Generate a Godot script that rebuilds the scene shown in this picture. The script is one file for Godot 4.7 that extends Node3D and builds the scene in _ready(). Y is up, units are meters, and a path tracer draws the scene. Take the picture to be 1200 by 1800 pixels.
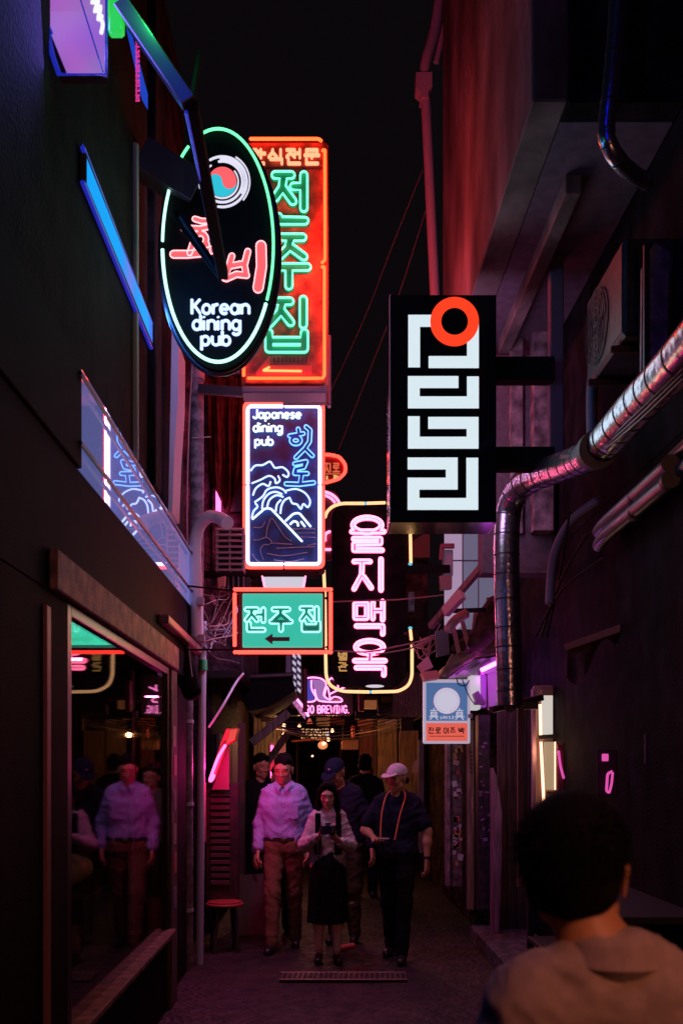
extends Node3D
# A narrow alley of neon signs at night. The lens is level and shifted up, so P() places a point by its bearing and its distance.
const F := 1750.0
const CX := 570.0
const CY := 1350.0
const H := 1.72
var used := {}
var mats := {}
var rng := RandomNumberGenerator.new()


func P(x: float, y: float, d: float) -> Vector3:
	return Vector3((x - CX) * d / F, H + (CY - y) * d / F, -d)


# ------------------------------------------------------------------ mesh collector
class M:
	var v := PackedVector3Array()
	var n := PackedVector3Array()
	var ix := PackedInt32Array()
	var uv := PackedVector2Array()

	func tri(a: Vector3, b: Vector3, c: Vector3, out := Vector3.ZERO) -> void:
		var k := (c - a).cross(b - a).normalized()
		var i := v.size()
		if out != Vector3.ZERO and k.dot(out) < 0:
			v.append_array([a, c, b])
			k = -k
		else:
			v.append_array([a, b, c])
		n.append_array([k, k, k])
		ix.append_array([i, i + 1, i + 2])

	func quad(a: Vector3, b: Vector3, c: Vector3, d: Vector3, out := Vector3.ZERO) -> void:
		tri(a, b, c, out)
		tri(a, c, d, out)

	func uvquad(a: Vector3, b: Vector3, c: Vector3, d: Vector3) -> void:   # corners: top left, top right, bottom right, bottom left, seen from the front
		quad(a, b, c, d)
		uv.append_array([Vector2(0, 0), Vector2(1, 0), Vector2(1, 1), Vector2(0, 0), Vector2(1, 1), Vector2(0, 1)])

	func box(c: Vector3, s: Vector3, b := Basis.IDENTITY, bev := 0.006) -> M:
		var h := s * 0.5
		bev = minf(bev, minf(h.x, minf(h.y, h.z)) * 0.45)
		var ax := [Vector3(1, 0, 0), Vector3(0, 1, 0), Vector3(0, 0, 1)]
		for i in 3:
			for sg in [-1.0, 1.0]:
				var nn: Vector3 = ax[i] * sg
				var u: Vector3 = ax[(i + 1) % 3]
				var w: Vector3 = ax[(i + 2) % 3]
				var hu: float = h[(i + 1) % 3] - bev
				var hw: float = h[(i + 2) % 3] - bev
				var o: Vector3 = nn * h[i]
				quad(c + b * (o + u * hu + w * hw), c + b * (o - u * hu + w * hw), c + b * (o - u * hu - w * hw), c + b * (o + u * hu - w * hw), b * nn)
		if bev > 0.0005:
			for i in 3:
				var u := (i + 1) % 3
				var w := (i + 2) % 3
				for su in [-1.0, 1.0]:
					for sw in [-1.0, 1.0]:
						var p1 := Vector3.ZERO
						p1[u] = su * h[u]
						p1[w] = sw * (h[w] - bev)
						var p2 := Vector3.ZERO
						p2[u] = su * (h[u] - bev)
						p2[w] = sw * h[w]
						var l := Vector3.ZERO
						l[i] = h[i] - bev
						var o := Vector3.ZERO
						o[u] = su
						o[w] = sw
						quad(c + b * (p1 + l), c + b * (p2 + l), c + b * (p2 - l), c + b * (p1 - l), b * o)
			for k in 8:
				var sx := 1.0 if k & 1 else -1.0
				var sy := 1.0 if k & 2 else -1.0
				var sz := 1.0 if k & 4 else -1.0
				tri(c + b * Vector3(sx * h.x, sy * (h.y - bev), sz * (h.z - bev)), c + b * Vector3(sx * (h.x - bev), sy * h.y, sz * (h.z - bev)), c + b * Vector3(sx * (h.x - bev), sy * (h.y - bev), sz * h.z), b * Vector3(sx, sy, sz))
		return self

	func span(lo: Vector3, hi: Vector3, bev := 0.006) -> M:
		return box((lo + hi) * 0.5, (hi - lo).abs(), Basis.IDENTITY, bev)

	# a bar of rectangular section from a to b
	func bar(a: Vector3, b: Vector3, w: float, t: float, up := Vector3.UP) -> M:
		var z := (b - a).normalized()
		if absf(z.dot(up)) > 0.98:
			up = Vector3(0, 0, 1)
		var x := up.cross(z).normalized()
		return box((a + b) * 0.5, Vector3(w, t, a.distance_to(b)), Basis(x, z.cross(x), z), 0.004)

	func tube(pts: Array, r: float, seg := 7, closed := false, r_end := -1.0) -> M:
		var c := pts.size()
		if c < 2:
			return self
		var start := v.size()
		var t0: Vector3 = (pts[1] - pts[0]).normalized()
		var nn := t0.cross(Vector3(0.13, 0.2, 0.97) if absf(t0.z) < 0.8 else Vector3(0.97, 0.2, 0.1)).normalized()
		for i in c:
			var a: Vector3 = pts[i - 1] if i > 0 else (pts[c - 1] if closed else pts[0])
			var b: Vector3 = pts[i + 1] if i < c - 1 else (pts[0] if closed else pts[c - 1])
			var t := (b - a).normalized()
			nn = (nn - t * nn.dot(t)).normalized()
			var bn := t.cross(nn)
			var rr := r if r_end < 0 else lerpf(r, r_end, float(i) / (c - 1))
			for k in seg:
				var q := TAU * k / seg
				var o := nn * cos(q) + bn * sin(q)
				v.append(pts[i] + o * rr)
				n.append(o)
		var rows := c if closed else c - 1
		for i in rows:
			var i2 := (i + 1) % c
			var off := 0
			if closed and i2 == 0:   # best matching turn for the closing ring
				var best := 1e9
				for k in seg:
					var dd := v[start + (c - 1) * seg].distance_squared_to(v[start + k])
					if dd < best:
						best = dd
						off = k
			for k in seg:
				var k2 := (k + 1) % seg
				var a := start + i * seg + k
				var b := start + i * seg + k2
				var e := start + i2 * seg + (k + off) % seg
				var g := start + i2 * seg + (k2 + off) % seg
				ix.append_array([a, b, g, a, g, e])
		if not closed:
			for e in [0, c - 1]:
				var o: Vector3 = (pts[0] - pts[1]).normalized() if e == 0 else (pts[c - 1] - pts[c - 2]).normalized()
				var rr := r if r_end < 0 or e == 0 else r_end
				var i0 := v.size()
				v.append(pts[e] + o * rr * 0.6)
				n.append(o)
				for k in seg:
					v.append(v[start + e * seg + k])
					n.append((n[start + e * seg + k] + o * 0.4).normalized())
				for k in seg:
					if e == 0:
						ix.append_array([i0, i0 + 1 + (k + 1) % seg, i0 + 1 + k])
					else:
						ix.append_array([i0, i0 + 1 + k, i0 + 1 + (k + 1) % seg])
		return self

	func cyl(a: Vector3, b: Vector3, ra: float, rb := -1.0, seg := 14) -> M:
		if rb < 0:
			rb = ra
		var t := (b - a).normalized()
		var x := t.cross(Vector3.UP if absf(t.y) < 0.9 else Vector3(1, 0, 0)).normalized()
		var y := t.cross(x)
		var s := v.size()
		for k in seg:
			var q := TAU * k / seg
			var o := x * cos(q) + y * sin(q)
			v.append_array([a + o * ra, b + o * rb])
			n.append_array([o, o])
		for k in seg:
			var k2 := (k + 1) % seg
			ix.append_array([s + k * 2, s + k2 * 2, s + k2 * 2 + 1, s + k * 2, s + k2 * 2 + 1, s + k * 2 + 1])
		for k in seg:
			var q := TAU * k / seg
			var q2 := TAU * (k + 1) / seg
			if ra > 0.0005:
				tri(a, a + (x * cos(q) + y * sin(q)) * ra, a + (x * cos(q2) + y * sin(q2)) * ra, -t)
			if rb > 0.0005:
				tri(b, b + (x * cos(q) + y * sin(q)) * rb, b + (x * cos(q2) + y * sin(q2)) * rb, t)
		return self

	func ball(c: Vector3, s: Vector3, b := Basis.IDENTITY, nu := 14, nv := 9) -> M:
		var st := v.size()
		for j in nv + 1:
			var th := PI * j / nv
			for i in nu + 1:
				var ph := TAU * i / nu
				var o := Vector3(sin(th) * cos(ph), cos(th), sin(th) * sin(ph))
				v.append(c + b * (o * s))
				n.append((b * (o / s)).normalized())
		for j in nv:
			for i in nu:
				var a := st + j * (nu + 1) + i
				ix.append_array([a, a + 1, a + nu + 2, a, a + nu + 2, a + nu + 1])
		return self

	# a flat outline of points (x, y) with a front at z1 and a back at z0, placed by t
	func slab(poly: PackedVector2Array, z0: float, z1: float, t: Transform3D) -> M:
		var tr := Geometry2D.triangulate_polygon(poly)
		var up := t.basis.z.normalized()
		for i in range(0, tr.size(), 3):
			for z in [z0, z1]:
				tri(t * Vector3(poly[tr[i]].x, poly[tr[i]].y, z), t * Vector3(poly[tr[i + 1]].x, poly[tr[i + 1]].y, z), t * Vector3(poly[tr[i + 2]].x, poly[tr[i + 2]].y, z), up if z == z1 else -up)
		var cw := Geometry2D.is_polygon_clockwise(poly)
		for i in poly.size():
			var a := poly[i]
			var b := poly[(i + 1) % poly.size()]
			var o := Vector2(b.y - a.y, a.x - b.x) * (-1.0 if cw else 1.0)
			var ow := t.basis * Vector3(o.x, o.y, 0)
			quad(t * Vector3(a.x, a.y, z0), t * Vector3(b.x, b.y, z0), t * Vector3(b.x, b.y, z1), t * Vector3(a.x, a.y, z1), ow)
		return self

	func add(o: M) -> M:
		var s := v.size()
		v.append_array(o.v)
		n.append_array(o.n)
		for i in o.ix:
			ix.append(i + s)
		return self

	func mesh(shift := Vector3.ZERO) -> ArrayMesh:
		var a := []
		a.resize(Mesh.ARRAY_MAX)
		if shift != Vector3.ZERO:
			for i in v.size():
				v[i] -= shift
		for i in range(0, ix.size(), 3):   # every triangle clockwise as seen from the side its normals point to
			var p := v[ix[i]]
			if (v[ix[i + 2]] - p).cross(v[ix[i + 1]] - p).dot(n[ix[i]] + n[ix[i + 1]] + n[ix[i + 2]]) < 0:
				var k := ix[i + 1]
				ix[i + 1] = ix[i + 2]
				ix[i + 2] = k
		a[Mesh.ARRAY_VERTEX] = v
		a[Mesh.ARRAY_NORMAL] = n
		a[Mesh.ARRAY_INDEX] = ix
		if uv.size() == v.size() and uv.size() > 0:
			a[Mesh.ARRAY_TEX_UV] = uv
		var m := ArrayMesh.new()
		m.add_surface_from_arrays(Mesh.PRIMITIVE_TRIANGLES, a)
		return m


# ------------------------------------------------------------------ materials
func lin(r: float, g: float, b: float) -> Color:
	return Color(r, g, b).linear_to_srgb()


func noise_tex(sd: int, freq: float, lo: float, hi: float, normal := false, oct := 4, ridged := false) -> NoiseTexture2D:
	var fn := FastNoiseLite.new()
	fn.seed = sd
	fn.frequency = freq
	fn.fractal_octaves = oct
	if ridged:
		fn.fractal_type = FastNoiseLite.FRACTAL_RIDGED
	var t := NoiseTexture2D.new()
	t.width = 512
	t.height = 512
	t.seamless = true
	t.noise = fn
	if normal:
		t.as_normal_map = true
		t.bump_strength = hi
	else:
		var g := Gradient.new()
		g.set_color(0, Color(lo, lo, lo))
		g.set_color(1, Color(hi, hi, hi))
		t.color_ramp = g
	return t


var T_GRIME: NoiseTexture2D
var T_STREAK: NoiseTexture2D
var T_SOFT: NoiseTexture2D
var N_ROUGH: NoiseTexture2D
var N_FINE: NoiseTexture2D
var N_WAVE: NoiseTexture2D


func make_textures() -> void:
	T_GRIME = noise_tex(3, 0.012, 0.35, 1.0, false, 6)
	T_STREAK = noise_tex(9, 0.02, 0.45, 1.0, false, 5)
	T_SOFT = noise_tex(14, 0.03, 0.8, 1.0, false, 4)
	N_ROUGH = noise_tex(5, 0.05, 0, 9.0, true, 5)
	N_FINE = noise_tex(8, 0.16, 0, 5.0, true, 3)
	N_WAVE = noise_tex(12, 0.012, 0, 6.0, true, 2)


func mat(key: String, c: Color, rough := 0.8, metal := 0.0, tex: Texture2D = null, scale := Vector3.ONE, nrm: Texture2D = null, nstr := 1.0) -> StandardMaterial3D:
	if mats.has(key):
		return mats[key]
	var m := StandardMaterial3D.new()
	m.resource_name = key
	m.albedo_color = c
	m.roughness = rough
	m.metallic = metal
	if tex or nrm:
		m.uv1_triplanar = true
		m.uv1_world_triplanar = true
		m.uv1_scale = scale
		m.albedo_texture = tex
		if nrm:
			m.normal_enabled = true
			m.normal_texture = nrm
			m.normal_scale = nstr
	if rough > .79 and metal == 0.0:
		m.metallic_specular = .18
	mats[key] = m
	return m


# what glows: linear radiance, which may pass 1 in a channel
func glow(key: String, r: float, g: float, b: float) -> StandardMaterial3D:
	if mats.has(key):
		return mats[key]
	var k := maxf(r, maxf(g, b))
	var m := StandardMaterial3D.new()
	m.resource_name = key
	m.albedo_color = lin(0.02, 0.02, 0.02)
	m.roughness = 0.4
	m.emission_enabled = true
	m.emission = lin(r / k, g / k, b / k)
	m.emission_energy_multiplier = k
	mats[key] = m
	return m


# ------------------------------------------------------------------ objects
func numbered(called: String) -> String:
	var k: int = used.get(called, 0)
	used[called] = k + 1
	return called if k == 0 else "%s_%03d" % [called, k]


func thing(called: String, label: String, category: String, at := Vector3.ZERO, group := "") -> Node3D:
	var o := Node3D.new()
	o.name = numbered(called)
	add_child(o)
	o.position = at
	tag(o, label, category, group)
	return o


func tag(o: Node, label: String, category: String, group := "") -> void:
	o.set_meta("label", label)
	o.set_meta("category", category)
	if group:
		o.set_meta("group", group)


func origin(n: Node) -> Vector3:
	var o := Vector3.ZERO
	while n is Node3D and n != self:
		o += n.position
		n = n.get_parent()
	return o


# commits a mesh that was built in world coordinates as a part of parent
func part(parent: Node, called: String, m: M, material: Material, label := "") -> MeshInstance3D:
	var o := MeshInstance3D.new()
	o.name = called
	o.mesh = m.mesh(origin(parent))
	o.material_override = null
	o.mesh.surface_set_material(0, material)
	if parent == self:
		o.name = numbered(called)
	parent.add_child(o, true)
	if label:
		o.set_meta("label", label)
	return o


func single(called: String, m: M, material: Material, label: String, category: String, group := "") -> MeshInstance3D:
	var o := part(self, called, m, material)
	tag(o, label, category, group)
	return o


func struct(called: String, m: M, material: Material) -> MeshInstance3D:
	var o := part(self, called, m, material)
	o.set_meta("kind", "structure")
	return o


func copy_of(src: Node3D, shift: Vector3, label: String) -> Node3D:
	var o: Node3D = src.duplicate()
	o.name = numbered(String(src.name).rstrip("0123456789").trim_suffix("_"))
	add_child(o)
	o.position = src.position + shift
	o.set_meta("label", label)
	return o


func lamp(at: Vector3, c: Color, e: float, size := 0.05) -> void:
	var l := OmniLight3D.new()
	l.name = numbered("sign_light")
	l.light_color = c
	l.light_energy = e
	l.light_size = size
	l.omni_range = 40.0
	l.omni_attenuation = 2.0
	l.shadow_enabled = true
	add_child(l)
	l.position = at


# a lit face: towards = the way it shines
func face_lamp(at: Vector3, size: Vector2, towards: Vector3, c: Color, e: float) -> void:
	var l := AreaLight3D.new()
	l.name = numbered("face_light")
	l.light_color = c
	l.light_energy = e
	l.area_size = size
	l.area_range = 40.0
	l.area_attenuation = 2.0
	l.shadow_enabled = true
	add_child(l)
	l.position = at
	l.basis = Basis.looking_at(towards, Vector3.UP if absf(towards.y) < 0.9 else Vector3(0, 0, 1))


# ------------------------------------------------------------------ outlines and lettering
func plane_at(d: float) -> Transform3D:   # (x, y) by bearing, z = metres towards the viewer
	return Transform3D(Basis(Vector3(d / F, 0, 0), Vector3(0, -d / F, 0), Vector3(0, 0, 1)), P(0, 0, d))


func lift(line: Array, t: Transform3D, z := 0.0) -> Array:
	var o := []
	for p in line:
		o.append(t * Vector3(p.x, p.y, z))
	return o


func arc(cx: float, cy: float, rx: float, ry: float, a0: float, a1: float, steps := 16) -> Array:
	var o := []
	for i in steps + 1:
		var q := deg_to_rad(lerpf(a0, a1, float(i) / steps))
		o.append(Vector2(cx + rx * cos(q), cy + ry * sin(q)))
	return o


func rrect(x0: float, y0: float, x1: float, y1: float, r: float) -> Array:
	return arc(x1 - r, y0 + r, r, r, -90, 0, 5) + arc(x1 - r, y1 - r, r, r, 0, 90, 5) + arc(x0 + r, y1 - r, r, r, 90, 180, 5) + arc(x0 + r, y0 + r, r, r, 180, 270, 5)


func curve(pts: Array, steps := 5) -> Array:   # Catmull-Rom through the points
	var o := []
	var c := pts.size()
	for i in c - 1:
		var a = pts[maxi(i - 1, 0)]
		var b = pts[i]
		var d = pts[i + 1]
		var e = pts[mini(i + 2, c - 1)]
		for k in steps:
			var t := float(k) / steps
			o.append(((b * 2.0) + (d - a) * t + (a * 2.0 - b * 5.0 + d * 4.0 - e) * t * t + (b * 3.0 - a - d * 3.0 + e) * t * t * t) * 0.5)
	o.append(pts[c - 1])
	return o


func fillet(pts: Array, r: float) -> Array:   # an open polyline with rounded corners
	var o := [pts[0]]
	for i in range(1, pts.size() - 1):
		var p = pts[i]
		var a = pts[i - 1] - p
		var b = pts[i + 1] - p
		var k: float = minf(r, minf(a.length(), b.length()) * 0.45)
		var s = p + a.normalized() * k
		var e = p + b.normalized() * k
		for q in 5:
			var t := q / 4.0
			o.append(s.lerp(p, t).lerp(p.lerp(e, t), t))
	o.append(pts[-1])
	return o


const INI := "ㄱㄲㄴㄷㄸㄹㅁㅂㅃㅅㅆㅇㅈㅉㅊㅋㅌㅍㅎ"
const VOW := "ㅏㅐㅑㅒㅓㅔㅕㅖㅗㅘㅙㅚㅛㅜㅝㅞㅟㅠㅡㅢㅣ"
const FIN := " ㄱㄲㄳㄴㄵㄶㄷㄹㄺㄻㄼㄽㄾㄿㅀㅁㅂㅄㅅㅆㅇㅈㅊㅋㅌㅍㅎ"


func jamo(c: String, r: Rect2) -> Array:
	var l := []
	match c:
		"ㄱ": l = [[Vector2(0, 0), Vector2(1, 0), Vector2(1, 1)]]
		"ㄴ": l = [[Vector2(0, 0), Vector2(0, 1), Vector2(1, 1)]]
		"ㄹ": l = [[Vector2(0, 0), Vector2(1, 0), Vector2(1, .5), Vector2(0, .5), Vector2(0, 1), Vector2(1, 1)]]
		"ㅁ": l = [[Vector2(0, 0), Vector2(1, 0), Vector2(1, 1), Vector2(0, 1), Vector2(0, 0)]]
		"ㅂ": l = [[Vector2(0, 0), Vector2(0, 1), Vector2(1, 1), Vector2(1, 0)], [Vector2(0, .48), Vector2(1, .48)]]
		"ㅅ": l = [[Vector2(.5, 0), Vector2(.44, .4), Vector2(0, 1)], [Vector2(.5, .35), Vector2(1, 1)]]
		"ㅇ": l = [arc(.5, .5, .5, .5, 0, 360, 22)]
		"ㅈ": l = [[Vector2(0, 0), Vector2(1, 0)], [Vector2(.5, 0), Vector2(.45, .42), Vector2(0, 1)], [Vector2(.5, .42), Vector2(1, 1)]]
		"ㅍ": l = [[Vector2(0, 0), Vector2(1, 0)], [Vector2(.3, 0), Vector2(.3, 1)], [Vector2(.7, 0), Vector2(.7, 1)], [Vector2(0, 1), Vector2(1, 1)]]
		"ㅎ": l = [[Vector2(.3, 0), Vector2(.7, 0)], [Vector2(0, .24), Vector2(1, .24)], arc(.5, .7, .36, .3, 0, 360, 18)]
		"ㅏ": l = [[Vector2(.3, 0), Vector2(.3, 1)], [Vector2(.3, .48), Vector2(1, .48)]]
		"ㅓ": l = [[Vector2(.8, 0), Vector2(.8, 1)], [Vector2(0, .45), Vector2(.8, .45)]]
		"ㅕ": l = [[Vector2(.8, 0), Vector2(.8, 1)], [Vector2(0, .32), Vector2(.8, .32)], [Vector2(0, .66), Vector2(.8, .66)]]
		"ㅐ": l = [[Vector2(.15, 0), Vector2(.15, 1)], [Vector2(.95, 0), Vector2(.95, 1)], [Vector2(.15, .5), Vector2(.95, .5)]]
		"ㅣ": l = [[Vector2(.6, 0), Vector2(.6, 1)]]
		"ㅡ": l = [[Vector2(0, .5), Vector2(1, .5)]]
		"ㅗ": l = [[Vector2(.5, .1), Vector2(.5, .9)], [Vector2(0, .9), Vector2(1, .9)]]
		"ㅛ": l = [[Vector2(.3, 0), Vector2(.3, .9)], [Vector2(.7, 0), Vector2(.7, .9)], [Vector2(0, .9), Vector2(1, .9)]]
		"ㅜ": l = [[Vector2(0, .1), Vector2(1, .1)], [Vector2(.5, .1), Vector2(.5, 1)]]
	var out := []
	for line in l:
		var o := []
		for p in line:
			o.append(r.position + p * r.size)
		out.append(o)
	return out


func hangul(c: String, b: Rect2) -> Array:   # the strokes of a syllable in the box b
	var k := c.unicode_at(0) - 0xAC00
	var ini := INI[k / 588]
	var vow := VOW[(k % 588) / 28]
	var fin := FIN[k % 28]
	var has := fin != " "
	var cell := func(x0: float, y0: float, x1: float, y1: float) -> Rect2:
		return Rect2(b.position + b.size * Vector2(x0, y0), b.size * Vector2(x1 - x0, y1 - y0))
	var out := []
	if vow == "ㅘ":
		out = jamo(ini, cell.call(0.05, 0, .55, .3)) + jamo("ㅗ", cell.call(0, .3, .62, .55)) + jamo("ㅏ", cell.call(.68, 0, 1, .6))
	elif vow in "ㅗㅛㅜㅡ":
		var e := .33 if has else .52
		out = jamo(ini, cell.call(.12, 0, .88, e)) + jamo(vow, cell.call(0, .38 if has else .55, 1, .58 if has else 1))
	else:
		out = jamo(ini, cell.call(0, 0, .56, .52 if has else 1)) + jamo(vow, cell.call(.58, 0, 1, .56 if has else 1))
	if has:
		out += jamo(fin, cell.call(.12, .68, .92, 1))
	return out


# joins thick strokes into outlines: the rings that a bent glass tube would follow
func outlines(lines: Array, w: float) -> Array:
	var solids := []
	var outs := []
	var holes := []
	for line in lines:
		var hole_here := []
		var q: PackedVector2Array
		for p in Geometry2D.offset_polyline(PackedVector2Array(line), w, Geometry2D.JOIN_ROUND, Geometry2D.END_ROUND):
			if Geometry2D.is_polygon_clockwise(p):
				hole_here.append(p)
			else:
				q = p
		if q.is_empty():
			continue
		for h in hole_here:
			holes.append([h, solids.size()])
		solids.append(q)
		var rest := []
		for o in outs:
			var r := Geometry2D.merge_polygons(o, q)
			var plus := []
			for p in r:
				if Geometry2D.is_polygon_clockwise(p):
					holes.append([p, -1])
				else:
					plus.append(p)
			if plus.size() == 1:
				q = plus[0]
			else:
				rest.append(o)
		rest.append(q)
		outs = rest
	for h in holes:
		var bits := [h[0]]
		for i in solids.size():
			if h[1] == i or (h[1] == -1):
				continue
			var nb := []
			for p in bits:
				if Geometry2D.is_polygon_clockwise(p):
					p.reverse()
				for r in Geometry2D.clip_polygons(p, solids[i]):
					nb.append(r)
			bits = nb
		for p in bits:
			if p.size() > 3 and absf(area(p)) > w * w * 0.5:
				outs.append(p)
	return outs


func area(p: PackedVector2Array) -> float:
	var s := 0.0
	for i in p.size():
		var q := p[(i + 1) % p.size()]
		s += p[i].x * q.y - q.x * p[i].y
	return s * 0.5


func thin_out(p: Array, least: float) -> Array:   # drops points closer than least
	var o := [p[0]]
	for i in range(1, p.size()):
		if p[i].distance_to(o[-1]) >= least:
			o.append(p[i])
	return o


func ring_tubes(m: M, lines: Array, w: float, t: Transform3D, z: float, r: float, least := 1.0) -> M:
	for p in outlines(lines, w):
		m.tube(lift(thin_out(Array(p), least), t, z), r, 6, true)
	return m


func fills(m: M, lines: Array, w: float, t: Transform3D, z: float, thick: float) -> M:
	var k := 0
	for line in lines:
		var pieces := [line]
		if line[0].distance_to(line[-1]) < 0.01:   # a ring: two halves
			var h: int = line.size() / 2
			pieces = [line.slice(0, h + 1), line.slice(h)]
		for piece in pieces:
			for p in Geometry2D.offset_polyline(PackedVector2Array(piece), w, Geometry2D.JOIN_ROUND, Geometry2D.END_ROUND):
				if not Geometry2D.is_polygon_clockwise(p):
					m.slab(PackedVector2Array(thin_out(Array(p), w * 0.12)), z - thick, z + k * 0.0006, t)
					k += 1
	return m


func lines_tubes(m: M, lines: Array, t: Transform3D, z: float, r: float, soft := 0.0) -> M:
	for l in lines:
		m.tube(lift(fillet(l, soft) if soft > 0 and l.size() > 2 and l.size() < 10 else l, t, z), r, 6)
	return m


func latin(c: String) -> Array:   # [advance, strokes...] in a box with the baseline at 1, capitals at 0, small letters from 0.36
	var V := func(x: float, y: float) -> Vector2: return Vector2(x, y)
	var bowl := arc(.26, .68, .26, .32, 0, 360, 16)
	match c:
		"K": return [.62, [V.call(0, 0), V.call(0, 1)], [V.call(.55, 0), V.call(0, .6)], [V.call(.18, .42), V.call(.58, 1)]]
		"J": return [.5, [V.call(.42, 0), V.call(.42, .75)] + arc(.2, .75, .22, .25, 0, 170, 8)]
		"o": return [.6, bowl]
		"r": return [.38, [V.call(0, .36), V.call(0, 1)], arc(.26, .66, .26, .3, 180, 285, 7)]
		"e": return [.6, [V.call(0, .68), V.call(.52, .68)] + arc(.26, .68, .26, .32, 0, -310, 16)]
		"a": return [.62, bowl, [V.call(.52, .36), V.call(.52, 1)]]
		"n": return [.58, [V.call(0, .36), V.call(0, 1)], arc(.25, .62, .25, .26, 180, 360, 9) + [V.call(.5, 1)]]
		"u": return [.58, [V.call(0, .36)] + arc(.25, .74, .25, .26, 180, 0, 9) + [V.call(.5, .36)], [V.call(.5, .36), V.call(.5, 1)]]
		"d": return [.62, bowl, [V.call(.52, 0), V.call(.52, 1)]]
		"b": return [.62, arc(.26, .68, .26, .32, 0, 360, 16), [V.call(0, 0), V.call(0, 1)]]
		"p": return [.62, bowl, [V.call(0, .36), V.call(0, 1.35)]]
		"g": return [.62, bowl, [V.call(.52, .36), V.call(.52, 1.1)] + arc(.26, 1.1, .26, .25, 0, 150, 8)]
		"i": return [.16, [V.call(0, .4), V.call(0, 1)], [V.call(0, .1), V.call(0.01, .14)]]
		"s": return [.5, curve([V.call(.4, .44), V.call(.2, .36), V.call(.03, .5), V.call(.2, .66), V.call(.4, .8), V.call(.22, 1), V.call(0, .92)], 4)]
		"R": return [.66, [V.call(0, 1), V.call(0, 0), V.call(.3, 0)] + arc(.3, .27, .24, .27, -90, 90, 8) + [V.call(0, .54)], [V.call(.25, .54), V.call(.55, 1)]]
		"O": return [.7, arc(.28, .5, .28, .5, 0, 360, 16)]
		"B": return [.66, [V.call(0, 1), V.call(0, 0), V.call(.28, 0)] + arc(.28, .25, .22, .25, -90, 90, 7) + [V.call(0, .5)], [V.call(.2, .5)] + arc(.3, .75, .24, .25, -90, 90, 7) + [V.call(0, 1)]]
		"E": return [.58, [V.call(.48, 0), V.call(0, 0), V.call(0, 1), V.call(.48, 1)], [V.call(0, .5), V.call(.4, .5)]]
		"W": return [.86, [V.call(0, 0), V.call(.18, 1), V.call(.38, .2), V.call(.58, 1), V.call(.76, 0)]]
		"I": return [.42, [V.call(.16, 0), V.call(.16, 1)], [V.call(0, 0), V.call(.32, 0)], [V.call(0, 1), V.call(.32, 1)]]
		"N": return [.68, [V.call(0, 1), V.call(0, 0), V.call(.54, 1), V.call(.54, 0)]]
		"G": return [.7, arc(.3, .5, .3, .5, -40, -330, 14) + [V.call(.58, .55), V.call(.34, .55)]]
		"&": return [.6, curve([V.call(.55, 1), V.call(.12, .3), V.call(.25, 0), V.call(.4, .25), V.call(.02, .7), V.call(.2, 1), V.call(.52, .6)], 4)]
		".": return [.2, [V.call(.05, .96), V.call(.06, 1)]]
	return [.35]


func word(s: String, x: float, y: float, h: float, wide := 1.0) -> Array:   # strokes of s from x, with its capitals' top at y
	var out := []
	for c in s:
		var g := latin(c)
		for k in range(1, g.size()):
			var l := []
			for p in g[k]:
				l.append(Vector2(x + p.x * h * wide, y + p.y * h))
			out.append(l)
		x += (g[0] + .12) * h * wide
	return out


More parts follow.
